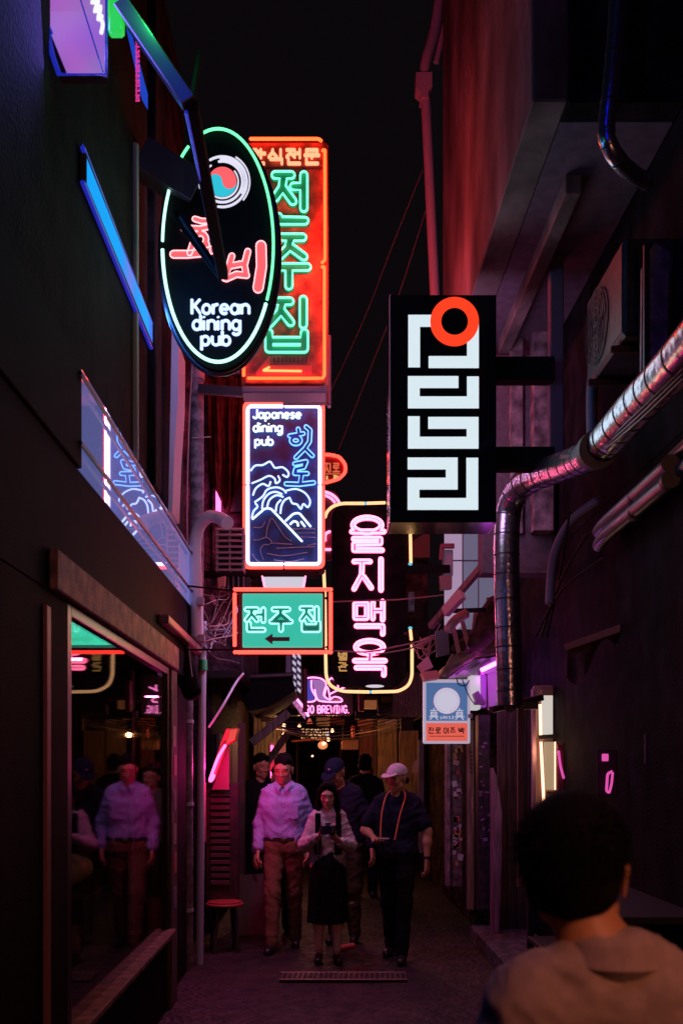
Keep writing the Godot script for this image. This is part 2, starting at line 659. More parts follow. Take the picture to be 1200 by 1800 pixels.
# ------------------------------------------------------------------ soft bodies: tapered capsules joined smoothly, meshed as surface nets
func nets(bones: Array, cell: float, k: float) -> M:
	var lo := Vector3(1e9, 1e9, 1e9)
	var hi := -lo
	for b in bones:
		var r: float = maxf(b[2], b[3]) + cell * 2.5 + k * 0.3
		lo = lo.min((b[0] as Vector3).min(b[1]) - Vector3(r, r, r))
		hi = hi.max((b[0] as Vector3).max(b[1]) + Vector3(r, r, r))
	var nx := int((hi.x - lo.x) / cell) + 2
	var ny := int((hi.y - lo.y) / cell) + 2
	var nz := int((hi.z - lo.z) / cell) + 2
	var f := PackedFloat32Array()
	f.resize(nx * ny * nz)
	f.fill(9.0)
	for b in bones:
		var a: Vector3 = b[0]
		var e: Vector3 = b[1]
		var ra: float = b[2]
		var rb: float = b[3]
		var sq: Vector3 = b[4] if b.size() > 4 else Vector3.ONE   # squash of the section
		var kk: float = b[5] if b.size() > 5 else k
		var ab := (e - a) / sq
		var l2 := maxf(ab.length_squared(), 1e-9)
		var rr := (maxf(ra, rb) + kk + cell * 2.0)
		var p0 := (a.min(e) - sq * rr - lo) / cell
		var p1 := (a.max(e) + sq * rr - lo) / cell
		var x0 := maxi(0, int(p0.x))
		var x1 := mini(nx - 1, int(p1.x) + 1)
		var y0 := maxi(0, int(p0.y))
		var y1 := mini(ny - 1, int(p1.y) + 1)
		var z0 := maxi(0, int(p0.z))
		var z1 := mini(nz - 1, int(p1.z) + 1)
		var ms := minf(sq.x, minf(sq.y, sq.z))
		for z in range(z0, z1 + 1):
			for y in range(y0, y1 + 1):
				var row := (z * ny + y) * nx
				for x in range(x0, x1 + 1):
					var p := (lo + Vector3(x, y, z) * cell - a) / sq
					var h := clampf(p.dot(ab) / l2, 0.0, 1.0)
					var d := ((p - ab * h).length() - ra - (rb - ra) * h) * (ms if ms < 1.0 else 1.0)
					var o := f[row + x]
					if o > 8.0:
						f[row + x] = d
					else:
						var u := kk - absf(o - d)
						f[row + x] = minf(o, d) - (u * u * 0.25 / kk if u > 0 else 0.0)
	var at := PackedInt32Array()
	at.resize(nx * ny * nz)
	at.fill(-1)
	var m := M.new()
	var off := PackedInt32Array([0, 1, nx, nx + 1, nx * ny, nx * ny + 1, nx * ny + nx, nx * ny + nx + 1])
	var E := PackedInt32Array([0, 1, 2, 3, 4, 5, 6, 7, 0, 2, 1, 3, 4, 6, 5, 7, 0, 4, 1, 5, 2, 6, 3, 7])
	var C := [Vector3(0, 0, 0), Vector3(1, 0, 0), Vector3(0, 1, 0), Vector3(1, 1, 0), Vector3(0, 0, 1), Vector3(1, 0, 1), Vector3(0, 1, 1), Vector3(1, 1, 1)]
	for z in nz - 1:
		for y in ny - 1:
			var row := (z * ny + y) * nx
			for x in nx - 1:
				var i := row + x
				var v0 := f[i]
				if v0 > cell * 2.0 or v0 < -cell * 2.0:
					continue
				var ins := 0
				for q in 8:
					if f[i + off[q]] < 0:
						ins += 1
				if ins == 0 or ins == 8:
					continue
				var s := Vector3.ZERO
				var c := 0
				for q in 12:
					var a := f[i + off[E[q * 2]]]
					var b := f[i + off[E[q * 2 + 1]]]
					if (a < 0) != (b < 0):
						s += (C[E[q * 2]] as Vector3).lerp(C[E[q * 2 + 1]], a / (a - b))
						c += 1
				at[i] = m.v.size()
				m.v.append(lo + (Vector3(x, y, z) + s / c) * cell)
				var g := Vector3.ZERO
				for q in 4:
					g.x += f[i + off[q * 2 + 1]] - f[i + off[q * 2]]
				g.y = f[i + off[2]] + f[i + off[3]] + f[i + off[6]] + f[i + off[7]] - f[i] - f[i + off[1]] - f[i + off[4]] - f[i + off[5]]
				g.z = f[i + off[4]] + f[i + off[5]] + f[i + off[6]] + f[i + off[7]] - f[i] - f[i + off[1]] - f[i + off[2]] - f[i + off[3]]
				m.n.append(g.normalized())
				if x == 0 or y == 0 or z == 0:
					continue
				var inside := v0 < 0
				# the three edges that start at this corner
				for ax in 3:
					var nb: int = [1, nx, nx * ny][ax]
					if (f[i + nb] < 0) == inside:
						continue
					var s1: int = [nx, nx * ny, 1][ax]
					var s2: int = [nx * ny, 1, nx][ax]
					var a := at[i]
					var b := at[i - s1]
					var cc := at[i - s1 - s2]
					var d := at[i - s2]
					if a < 0 or b < 0 or cc < 0 or d < 0:
						continue
					if inside:
						m.ix.append_array([a, cc, b, a, d, cc])
					else:
						m.ix.append_array([a, b, cc, a, cc, d])
	return m


func moved(m: M, t: Transform3D) -> M:
	for i in m.v.size():
		m.v[i] = t * m.v[i]
		m.n[i] = (t.basis * m.n[i]).normalized()
	return m


# ------------------------------------------------------------------ people
func folds(m: M, amp: float, sd: int) -> M:   # pushes cloth in and out along slanting creases, then takes new normals
	var fn := FastNoiseLite.new()
	fn.seed = sd
	fn.frequency = 1.0
	fn.fractal_type = FastNoiseLite.FRACTAL_RIDGED
	fn.fractal_octaves = 2
	for i in m.v.size():
		var p := m.v[i]
		m.v[i] = p + m.n[i] * amp * (fn.get_noise_3d(p.x * 5.0 + p.y * 2.5, p.y * 8.5 - absf(p.x) * 5.0, p.z * 5.0))
	var acc := PackedVector3Array()
	acc.resize(m.v.size())
	for i in range(0, m.ix.size(), 3):
		var a := m.ix[i]
		var b := m.ix[i + 1]
		var c := m.ix[i + 2]
		var k := (m.v[c] - m.v[a]).cross(m.v[b] - m.v[a])
		if k.dot(m.n[a]) < 0:
			k = -k
		acc[a] += k
		acc[b] += k
		acc[c] += k
	for i in m.v.size():
		m.n[i] = acc[i].normalized()
	return m


func hand(w: Vector3, dir: Vector3, palm: Vector3, side: float, curl: float) -> Array:   # side 1: the thumb lies towards palm x dir
	dir = dir.normalized()
	palm = (palm - dir * palm.dot(dir)).normalized()
	var ac := palm.cross(dir) * side
	var b := []
	for k in 4:
		var o := ac * (0.031 - 0.0205 * k)
		b.append([w - dir * 0.005 + o * 0.55, w + dir * 0.088 + o, 0.0165, 0.0125])
		var p := w + dir * (0.09 - 0.004 * absf(k - 1.2)) + o
		var l: float = [0.072, 0.082, 0.076, 0.06][k]
		var a := 0.0
		for s in 3:
			a += curl * [0.8, 1.1, 0.8][s] * (1.0 + 0.08 * k)
			var q: Vector3 = p + (dir * cos(a) + palm * sin(a)) * l * [0.46, 0.31, 0.23][s]
			b.append([p, q, 0.0098 - 0.0008 * s, 0.009 - 0.0009 * s, Vector3.ONE, 0.006])
			p = q
	var t0 := w + dir * 0.022 + ac * 0.024
	var t1 := t0 + (ac * 0.62 + dir * 0.66 + palm * 0.35).normalized() * 0.044
	var t2 := t1 + (ac * 0.25 + dir * 0.85 + palm * 0.45).normalized() * 0.032
	var t3 := t2 + (dir * 0.9 + palm * 0.55).normalized() * 0.025
	b.append_array([[t0, t1, 0.0165, 0.012], [t1, t2, 0.0112, 0.01], [t2, t3, 0.01, 0.0085]])
	return b


func elbow(s: Vector3, w: Vector3, up: float, lo: float, pole: Vector3) -> Vector3:
	var d := w - s
	var l := minf(d.length(), (up + lo) * 0.998)
	var a := (up * up - lo * lo + l * l) / (2.0 * l)
	var hgt := sqrt(maxf(up * up - a * a, 0.0))
	var n := d.normalized()
	return s + n * a + (pole - n * pole.dot(n)).normalized() * hgt


func head_bones(female := false) -> Array:
	var j := 0.92 if female else 1.0
	return [
		[Vector3(0, .034, -.012), Vector3(0, .03, -.016), .087, .087, Vector3(.86, 1, 1.07)],
		[Vector3(0, 0, .028), Vector3(0, -.066, .04), .061, .041 * j, Vector3(.97, 1, 1)],
		[Vector3(-.034 * j, -.06, .014), Vector3(.034 * j, -.06, .014), .033, .033],
		[Vector3(0, .004, .083), Vector3(0, -.03, .1), .007, .0115, Vector3.ONE, .014],
		[Vector3(-.011, -.033, .091), Vector3(.011, -.033, .091), .0075, .0075, Vector3.ONE, .01],
		[Vector3(-.034, .026, .073), Vector3(.034, .026, .073), .0125, .0125],
		[Vector3(-.038, -.02, .06), Vector3(-.036, -.024, .06), .02, .02],
		[Vector3(.038, -.02, .06), Vector3(.036, -.024, .06), .02, .02],
		[Vector3(-.015, -.06, .0795), Vector3(.015, -.06, .0795), .0075, .0075, Vector3.ONE, .01],
		[Vector3(-.013, -.07, .077), Vector3(.013, -.07, .077), .0075, .0075, Vector3.ONE, .01],
		[Vector3(0, -.094, .066), Vector3(0, -.096, .064), .0175 * j, .0175 * j],
		[Vector3(-.081, .01, -.016), Vector3(-.076, -.032, -.006), .015, .009, Vector3(.5, 1, 1), .008],
		[Vector3(.081, .01, -.016), Vector3(.076, -.032, -.006), .015, .009, Vector3(.5, 1, 1), .008],
	]


# s: height, wr / wl: wrists (figure's right and left, facing +z), and so on. Returns the thing, with the head's frame in the meta-free dictionary s.out
func person(s: Dictionary) -> Node3D:
	var t := thing("person", s.label, "person", s.at)
	var k: float = s.height / 1.75
	var fine: float = s.get("cell", 0.016)
	var w: float = s.get("wide", 1.0)
	var lean: Vector3 = s.get("lean", Vector3.ZERO)   # how far the shoulders move
	var turn := Transform3D(Basis(Vector3.UP, deg_to_rad(s.get("turn", 0.0))) * k, s.at)
	var sh := [Vector3(-.178 * w, 1.41, -.01) + lean, Vector3(.178 * w, 1.41, -.01) + lean]
	var chest := Vector3(0, 1.28, 0) + lean * .75
	var waist := Vector3(0, 1.04, 0) + lean * .3
	var neck := Vector3(0, 1.475, -.005) + lean
	var hc: Vector3 = Vector3(0, 1.625, .015) + lean * 1.15 + s.get("head_shift", Vector3.ZERO)
	var hb := Basis.from_scale(Vector3.ONE * s.get("head", 1.05)) * Basis.from_euler(Vector3(deg_to_rad(s.get("nod", 0.0)), deg_to_rad(s.get("look", 0.0)), deg_to_rad(s.get("tilt", 0.0))))
	var ht := Transform3D(hb, hc)
	var wr := [s.get("wr", Vector3(-.27 * w, .84, .05)), s.get("wl", Vector3(.27 * w, .84, .05))]
	var step: Array = s.get("step", [0.04, -0.06])   # feet forward
	var torso := [
		[waist + Vector3(-.075 * w, -.06, 0), chest + Vector3(-.085 * w, .02, 0), .098, .112, Vector3(1, 1, .84)],
		[waist + Vector3(.075 * w, -.06, 0), chest + Vector3(.085 * w, .02, 0), .098, .112, Vector3(1, 1, .84)],
		[sh[0] + Vector3(.05, -.005, 0), sh[1] + Vector3(-.05, -.005, 0), .06, .06],
		[neck + Vector3(-.06 * w, -.05, -.01), neck + Vector3(.06 * w, -.05, -.01), .055, .055],
	]
	for sg in [-1.0, 1.0]:
		torso.append([neck + Vector3(.035 * sg, .012, -.022), sh[0 if sg < 0 else 1] + Vector3(-.025 * sg, .012, -.01), .042, .05])
	var hips := [[Vector3(-.075 * w, .95, 0), Vector3(.075 * w, .95, 0), .113, .113, Vector3(1, 1, .9)]]
	var skin := torso.duplicate() + hips.duplicate()
	var shirt := []
	for b in torso:
		var c: Array = b.duplicate()
		c[2] += .012
		c[3] += .012
		shirt.append(c)
	if s.get("untucked", true):
		shirt.append([Vector3(-.07 * w, .98, 0), Vector3(.07 * w, .98, 0), .128, .128, Vector3(1, 1, .9)])
	else:
		shirt.append([Vector3(-.07 * w, 1.03, 0), Vector3(.07 * w, 1.03, 0), .116, .116, Vector3(1, 1, .9)])
	skin.append([neck + Vector3(0, -.02, -.01), hc + Vector3(0, -.05, -.02), .056, .052])
	var arm_len: float = s.get("sleeve", 0.5)   # how much of the arm the sleeve covers: 0.5 to the middle of the upper arm, 1.9 to the wrist
	var hands := []
	var elbows := []
	for i in 2:
		var sg := -1.0 if i == 0 else 1.0
		var pole: Vector3 = s.get("pole_r" if i == 0 else "pole_l", Vector3(sg * .5, -.2, -1))
		var el := elbow(sh[i], wr[i], .285, .255, pole)
		elbows.append(el)
		var wd: Vector3 = (wr[i] - el).normalized()
		skin.append([sh[i], el, .047, .039])
		skin.append([el, el.lerp(wr[i], .35), .039, .038])
		skin.append([el.lerp(wr[i], .35), wr[i], .038, .0255])
		var u := minf(arm_len, 1.0)
		var loose: float = s.get("loose", .018)
		shirt.append([sh[i] + Vector3(-sg * .02, 0, 0), sh[i].lerp(el, u), .06 + loose * .3, .046 + loose])
		if arm_len > 1.0:
			shirt.append([el, el.lerp(wr[i], arm_len - 1.0), .046 + loose, .034 + loose * .6])
		if s.get("hands", true):
			var pm: Vector3 = s.get("palm_r" if i == 0 else "palm_l", Vector3(-sg, 0, -.2))
			hands.append_array(hand(wr[i], s.get("hand_r" if i == 0 else "hand_l", wd + Vector3(0, -.2, .12)), pm, (1.0 if i == 0 else -1.0) * s.get("thumb", 1.0), s.get("curl", .32)))
	var legs := []
	var feet := []
	for i in 2:
		var sg := -1.0 if i == 0 else 1.0
		var an := Vector3(sg * .085, .085, step[i])
		var kn := elbow(Vector3(sg * .085, .92, 0), an, .4195, .4195, Vector3(sg * .1, 0, 1))
		skin.append([Vector3(sg * .085, .92, 0), kn, .082, .052])
		skin.append([kn, kn.lerp(an, .3), .05, .054])
		skin.append([kn.lerp(an, .3), an, .054, .034])
		legs.append([Vector3(sg * .085, .9, 0), kn, .096, .07])
		legs.append([kn, an + Vector3(0, .0, 0), .069, .056])
		feet.append([[an + Vector3(0, -.045, -.045), an + Vector3(sg * .02, -.05, .15), .038, .036], [an + Vector3(0, -.02, -.02), an + Vector3(sg * .008, -.045, .08), .038, .034]])
	var body := moved(nets(skin, fine, .035), turn)
	body.add(moved(moved(nets(head_bones(s.get("female", false)), s.get("head_cell", .0065), .022), ht), turn))
	if hands.size():
		body.add(moved(nets(hands, .0055, .012), turn))
	part(t, "body", body, mat("skin_%s" % s.get("skin", "tan"), lin(.5, .23, .125) if s.get("skin", "tan") == "tan" else lin(.62, .35, .24), .52, 0, null, Vector3.ONE, null))
	part(t, "shirt", moved(folds(nets(shirt, fine * .8, .03), s.get("creases", .011), 3), turn), s.shirt)
	if s.has("trousers"):
		part(t, "trousers", moved(folds(nets(hips.map(func(b): return [b[0], b[1], b[2] + .012, b[3] + .012, b[4]]) + legs, fine * .9, .03), .009, 8), turn), s.trousers)
	for i in 2:
		var shoe := nets(feet[i], .012, .02)
		part(t, "shoe", moved(shoe, turn), s.get("shoes", mat("black_leather", lin(.02, .018, .018), .4)))
	# face
	for sg in [-1.0, 1.0]:
		part(t, "eye", moved(moved(M.new().ball(Vector3(.032 * sg, .004, .0775), Vector3(.0155, .0075, .007), Basis.IDENTITY, 10, 6), ht), turn), mat("eye", lin(.03, .02, .02), .2))
		part(t, "eyebrow", moved(moved(M.new().tube([Vector3(.016 * sg, .024, .0875), Vector3(.033 * sg, .029, .084), Vector3(.052 * sg, .022, .073)], .006, 5), ht), turn), mat("hair_black", lin(.007, .006, .007), .82))
	part(t, "mouth", moved(moved(M.new().tube([Vector3(-.022, -.066, .08), Vector3(0, -.0645, .0865), Vector3(.022, -.066, .08)], .0045, 5), ht), turn), mat("lip", lin(.16, .035, .035), .4))
	if s.has("hair"):
		part(t, "hair", moved(moved(nets(s.hair, s.get("hair_cell", .009), .02), ht), turn), mat("hair_black", lin(.007, .006, .007), .82))
	s.frame = turn * ht
	s.body_frame = turn
	s.elbows = elbows
	return t


func short_hair() -> Array:
	var b := [
		[Vector3(0, .052, -.022), Vector3(0, .04, -.03), .089, .09, Vector3(.88, 1, 1.06)],
		[Vector3(-.036, .094, .038), Vector3(.04, .098, .04), .026, .024],
		[Vector3(-.04, -.02, -.075), Vector3(.04, -.02, -.075), .032, .032],
	]
	for i in 26:   # uneven locks
		var a := i * 2.399
		var q := sqrt((i + .5) / 26.0)
		var p := Vector3(q * cos(a) * .074, .142 - q * q * .06, -.02 + q * sin(a) * .088)
		b.append([p, p + Vector3(.012 * cos(a * 3.1), -.012, .02 * sin(a * 2.3) + .008), .012, .008])
	return b


func long_hair() -> Array:
	var b := short_hair()
	for sg in [-1.0, 1.0]:
		b.append_array([
			[Vector3(.02 * sg, .112, .045), Vector3(.07 * sg, .05, .045), .022, .022],
			[Vector3(.07 * sg, .05, .04), Vector3(.083 * sg, -.06, .02), .021, .027],
			[Vector3(.083 * sg, -.06, .01), Vector3(.095 * sg, -.2, .03), .032, .035],
			[Vector3(.095 * sg, -.2, .03), Vector3(.1 * sg, -.31, .07), .035, .018],
			[Vector3(.05 * sg, -.05, -.07), Vector3(.07 * sg, -.25, -.07), .045, .04],
		])
	return b


func cap(t: Node3D, fr: Transform3D, m: Material, brim: Material) -> void:
	var c := M.new()
	var rows := 7
	for j in rows:   # a dome over the skull
		for i in 20:
			var q := []
			for e in [[j, i], [j, i + 1], [j + 1, i + 1], [j + 1, i]]:
				var th: float = e[0] * PI * 0.5 / rows
				var ph: float = e[1] * TAU / 20.0
				q.append(fr * Vector3(.088 * sin(th) * cos(ph), .045 + .092 * cos(th), -.014 + .107 * sin(th) * sin(ph)))
			c.quad(q[0], q[1], q[2], q[3], fr.basis * Vector3(cos(i * TAU / 20), .6, sin(i * TAU / 20)))
	part(t, "cap", c, m)
	var poly := PackedVector2Array()
	for p in arc(0, 0, .075, .085, 0, 180, 14):
		poly.append(p)
	for p in arc(0, 0, .072, .02, 180, 0, 8):
		poly.append(Vector2(p.x, -p.y))
	var bt := fr * Transform3D(Basis(Vector3(1, 0, 0), Vector3(0, -.22, .975), Vector3(0, .975, .22)), Vector3(0, .052, .08))
	part(t, "cap_brim", M.new().slab(poly, 0, .005, bt), brim)


func fabric(key: String, c: Color) -> StandardMaterial3D:
	return mat(key, c, .85, 0, T_SOFT, Vector3(1.6, 1.6, 1.6), N_WAVE, .6)


func people() -> void:
	var dark := fabric("navy_cotton", lin(.022, .02, .04))
	var black := fabric("black_cotton", lin(.012, .011, .013))
	# lavender shirt
	var s := {"label": "man in a pale lavender button shirt and tan trousers", "at": Vector3(-.385, 0, -9.45), "height": 1.83, "turn": -4.0, "nod": 12.0, "look": -8.0, "wide": .88,
		"shirt": fabric("lavender_shirt", lin(.46, .4, .82)), "trousers": fabric("tan_trousers", lin(.25, .125, .07)), "sleeve": 1.9, "loose": .016, "untucked": false, "skin": "tan", "hair": short_hair(),
		"wr": Vector3(-.225, .9, .06), "wl": Vector3(.23, .91, .03), "pole_r": Vector3(-.35, 0, -1), "step": [.2, -.2]}
	var t := person(s)
	var bf: Transform3D = s.body_frame
	var hoop := []
	for q in arc(0, 0, .205, .117, 0, 360, 26).slice(0, 26):
		hoop.append(bf * Vector3(q.x, 1.005, q.y))
	part(t, "belt", belt(bf, .208, .122, .985, 1.02), mat("belt_leather", lin(.03, .02, .018), .35))
	part(t, "buckle", M.new().box(bf * Vector3(.01, 1.002, .124), Vector3(.045, .032, .008), bf.basis.orthonormalized()), mat("steel", lin(.5, .48, .46), .3, 1.0))
	for sg in [-1.0, 1.0]:
		var col := PackedVector2Array([Vector2(.012 * sg, 1.452), Vector2(.075 * sg, 1.502), Vector2(.062 * sg, 1.44), Vector2(.038 * sg, 1.412)])
		part(t, "collar", M.new().slab(col, .085, .094, bf * Transform3D(Basis(Vector3.RIGHT, -.25), Vector3(0, .05, .36))), s.shirt)
	for k in 5:
		part(t, "button", M.new().ball(bf * Vector3(.004, 1.37 - .07 * k, .118 - .003 * k), Vector3(.006, .006, .003), Basis.IDENTITY, 8, 5), mat("button", lin(.5, .45, .55), .3))
	var pk := PackedVector2Array([Vector2(.05, 1.31), Vector2(.14, 1.31), Vector2(.14, 1.2), Vector2(.095, 1.185), Vector2(.05, 1.2)])
	part(t, "chest_pocket", M.new().slab(pk, .1, .117, bf), s.shirt)
	# woman with a camera
	s = {"label": "long-haired woman in a white blouse and black pinafore holding a camera", "at": Vector3(.03, 0, -8.85), "height": 1.585, "turn": 2.0, "nod": 10.0, "look": -6.0, "wide": .74, "female": true, "skin": "fair",
		"shirt": fabric("white_blouse", lin(.66, .55, .58)), "sleeve": 1.86, "loose": .018, "untucked": false, "hair": long_hair(), "hair_cell": .011,
		"wr": Vector3(-.115, 1.235, .235), "wl": Vector3(.11, 1.19, .25), "pole_r": Vector3(-.5, -1, -.3), "pole_l": Vector3(.5, -1, -.3), "hand_r": Vector3(.45, .7, .35), "hand_l": Vector3(-.62, .5, .35), "palm_r": Vector3(.8, .1, .3), "palm_l": Vector3(-.3, .9, -.1), "curl": .5,
		"step": [.03, .05], "shoes": mat("black_patent", lin(.015, .014, .015), .2)}
	t = person(s)
	bf = s.body_frame
	var sk := M.new()
	var rows := [[1.08, .125, .108], [.95, .172, .142], [.75, .188, .165], [.55, .195, .175], [.39, .2, .182]]
	for j in rows.size() - 1:
		for i in 32:
			var q := []
			for e in [[j, i], [j, i + 1], [j + 1, i + 1], [j + 1, i]]:
				var a: float = e[1] * TAU / 32.0
				var fold: float = 1.0 + .05 * sin(a * 9.0) * e[0] / 4.0
				q.append(bf * Vector3(rows[e[0]][1] * cos(a) * fold, rows[e[0]][0], rows[e[0]][2] * sin(a) * fold))
			sk.quad(q[0], q[1], q[2], q[3], bf.basis * Vector3(cos(i * TAU / 32), .05, sin(i * TAU / 32)))
	part(t, "skirt", sk, black)
	for sg in [-1.0, 1.0]:
		var band := PackedVector2Array([Vector2(.06 * sg, 1.06), Vector2(.13 * sg, 1.06), Vector2(.125 * sg, 1.46), Vector2(.075 * sg, 1.46)])
		part(t, "pinafore_front", M.new().slab(band, .1, .125, bf), black)
		for z in [.0, .035]:
			part(t, "shoe_strap", M.new().tube([bf * Vector3(sg * .085 - .04, .09 + z * .5, .09 - z), bf * Vector3(sg * .085, .115 + z * .6, .1 - z), bf * Vector3(sg * .085 + .04, .09 + z * .5, .09 - z)], .006, 5), mat("strap_leather", lin(.16, .06, .05), .3))
	var ct: Transform3D = bf * Transform3D(Basis.from_euler(Vector3(-.12, -.1, 0)), Vector3(-.01, 1.315, .325))
	var cam := thing("camera", "black photo camera with a round lens held by the long-haired woman", "camera", ct.origin)
	var cb := ct.basis.orthonormalized()
	part(cam, "camera_body", M.new().box(ct.origin, Vector3(.13, .085, .05), cb, .012).add(M.new().box(ct * Vector3(0, .052, 0), Vector3(.05, .03, .04), cb, .008)), mat("camera_black", lin(.015, .015, .016), .4))
	part(cam, "lens", M.new().cyl(ct * Vector3(.005, -.004, .02), ct * Vector3(.005, -.004, .1), .034, .038, 20), mat("camera_black", lin(.015, .015, .016), .4))
	part(cam, "front_glass", M.new().cyl(ct * Vector3(.005, -.004, .1), ct * Vector3(.005, -.004, .104), .03, .03, 20), mat("lens_glass", lin(.02, .02, .05), .05))
	part(cam, "strap", M.new().tube(curve([ct * Vector3(-.066, .03, 0), ct * Vector3(-.09, -.12, .03), ct * Vector3(-.08, -.3, .02), ct * Vector3(-.05, -.16, -.02)].map(func(p): return p), 5), .008, 5), mat("strap_black", lin(.02, .018, .02), .7))
	# dark cap, head bowed
	s = {"label": "man in a dark cap bowing his head behind the woman, navy sweater and olive trousers", "at": Vector3(.2, 0, -9.85), "height": 1.84, "turn": -14.0, "nod": 34.0, "look": -22.0, "wide": .9, "lean": Vector3(-.02, -.02, .07), "head_shift": Vector3(-.03, -.015, .05),
		"shirt": dark, "trousers": fabric("olive_trousers", lin(.075, .05, .03)), "sleeve": 1.85, "skin": "tan", "hair": short_hair().slice(2, 3), "wr": Vector3(-.2, 1.05, .25), "wl": Vector3(.28, .88, .08), "step": [.05, -.05]}
	t = person(s)
	cap(t, s.frame, fabric("navy_cap", lin(.022, .026, .06)), fabric("navy_cap", lin(.02, .02, .05)))
	part(t, "cap_badge", M.new().box(s.frame * Vector3(.01, .09, .076), Vector3(.022, .016, .01), (s.frame as Transform3D).basis.orthonormalized(), .003), mat("badge_white", lin(.6, .6, .7), .5))
	# white cap
	s = {"label": "man in a white cap and dark tee with an orange camera strap round his neck", "at": Vector3(.655, 0, -9.0), "height": 1.745, "turn": -16.0, "nod": 8.0, "look": -26.0, "wide": .94, "skin": "tan",
		"shirt": dark, "trousers": black, "sleeve": .72, "loose": .022, "hair": short_hair().slice(2, 3), "wr": Vector3(-.16, 1.1, .22), "wl": Vector3(.285, .9, .06), "pole_r": Vector3(-.7, -.4, -.6), "pole_l": Vector3(1, 0, -.4), "hand_r": Vector3(.4, -.3, .75), "palm_r": Vector3(.3, .8, .3), "hand_l": Vector3(.03, -1, .1), "curl": .42, "step": [-.16, .2]}
	t = person(s)
	bf = s.body_frame
	cap(t, s.frame, fabric("white_cap", lin(.72, .6, .64)), fabric("white_cap", lin(.7, .6, .64)))
	part(t, "wristband", M.new().cyl(bf * Vector3(.283, .935, .055), bf * Vector3(.284, .91, .058), .036, .034, 14), mat("strap_black", lin(.02, .018, .02), .6))
	for sg in [-1.0, 1.0]:
		part(t, "glasses", M.new().tube(lift(arc(.033 * sg, -.002, .024, .018, 0, 360, 14).slice(0, 14).map(func(p): return Vector2(p.x, p.y)), s.frame, .089), .0022, 5, true), mat("spectacle_black", lin(.01, .01, .01), .3))
	var st := thing("camera", "dark camera on an orange neck strap in front of the white-capped man", "camera", bf * Vector3(-.08, 1.06, .26))
	part(st, "camera_body", M.new().box(bf * Vector3(-.06, 1.07, .25), Vector3(.12, .08, .06), bf.basis.orthonormalized(), .012), mat("camera_black", lin(.015, .015, .016), .4))
	part(st, "lens", M.new().cyl(bf * Vector3(-.06, 1.06, .27), bf * Vector3(-.06, 1.05, .34), .03, .033, 16), mat("camera_black", lin(.015, .015, .016), .4))
	var orange := mat("orange_strap", lin(.8, .16, .04), .6)
	part(st, "strap", M.new().tube(curve([bf * Vector3(-.1, 1.1, .235), bf * Vector3(-.105, 1.3, .17), bf * Vector3(-.085, 1.46, .09), bf * Vector3(-.06, 1.52, .0)], 6), .008, 5), orange)
	part(st, "strap", M.new().tube(curve([bf * Vector3(.03, 1.09, .235), bf * Vector3(.06, 1.3, .165), bf * Vector3(.09, 1.46, .08), bf * Vector3(.06, 1.53, .0)], 6), .008, 5), orange)
	# far: black tee
	s = {"label": "man in a black tee looking aside behind the lavender shirt, farthest to the left", "at": Vector3(-.72, 0, -11.4), "height": 1.86, "turn": 10.0, "nod": 4.0, "look": 22.0, "wide": .88, "skin": "tan", "shirt": black, "trousers": black, "sleeve": .7, "hair": short_hair(), "step": [.1, -.1], "wr": Vector3(-.25, .95, .1)}
	person(s)
	s = {"label": "person in an olive jacket almost hidden behind the lavender shirt", "at": Vector3(-.46, 0, -10.3), "height": 1.74, "turn": 8.0, "wide": .95, "cell": .02, "skin": "tan", "shirt": fabric("olive_jacket", lin(.16, .13, .1)), "trousers": black, "sleeve": 1.9, "hair": short_hair()}
	person(s)
	s = {"label": "person in black walking away down the alley, seen from behind", "at": Vector3(.54, 0, -13.2), "height": 1.88, "turn": 172.0, "cell": .02, "wide": .95, "skin": "tan", "shirt": black, "trousers": black, "sleeve": 1.9, "hair": short_hair()}
	person(s)
	# the man right in front
	var beige := fabric("beige_polo", lin(.46, .34, .27))
	s = {"label": "dark-haired man in a beige collared shirt with his back to the camera, closest of all", "at": Vector3(.445, 0, -1.55), "height": 1.675, "turn": 176.0, "look": -16.0, "nod": -6.0, "tilt": -2.0, "head": 1.0, "wide": .84, "creases": .008, "cell": .013, "head_cell": .0045, "head_shift": Vector3(.052, -.002, .012), "hair_cell": .0055, "skin": "tan",
		"shirt": beige, "trousers": black, "sleeve": .8, "loose": .03, "step": [.02, -.02],
		"hair": [[Vector3(0, .052, -.022), Vector3(0, .04, -.03), .09, .091, Vector3(.9, 1, 1.06)], [Vector3(0, .03, -.03), Vector3(0, .0, -.045), .0885, .068, Vector3(.93, 1, 1)], [Vector3(-.04, -.018, -.062), Vector3(.04, -.018, -.062), .03, .03]]}
	t = person(s)
	bf = s.body_frame
	var cl := M.new()
	var prof := [[.066, 1.49], [.066, 1.524], [.07, 1.53], [.076, 1.522], [.088, 1.486], [.07, 1.46]]
	for j in prof.size() - 1:
		for i in 36:
			var q := []
			for e in [[j, i], [j, i + 1], [j + 1, i + 1], [j + 1, i]]:
				var a := deg_to_rad(lerpf(-250, 70, e[1] / 36.0))
				var dip := .016 * maxf(0.0, sin(a))
				q.append(bf * Vector3(prof[e[0]][0] * 1.04 * cos(a), prof[e[0]][1] - dip, -.008 + prof[e[0]][0] * 1.06 * sin(a)))
			cl.quad(q[0], q[1], q[2], q[3])
	part(t, "collar", cl, beige)
	var tuft := M.new()   # short strands that break the edge of the hair
	var hf: Transform3D = s.frame
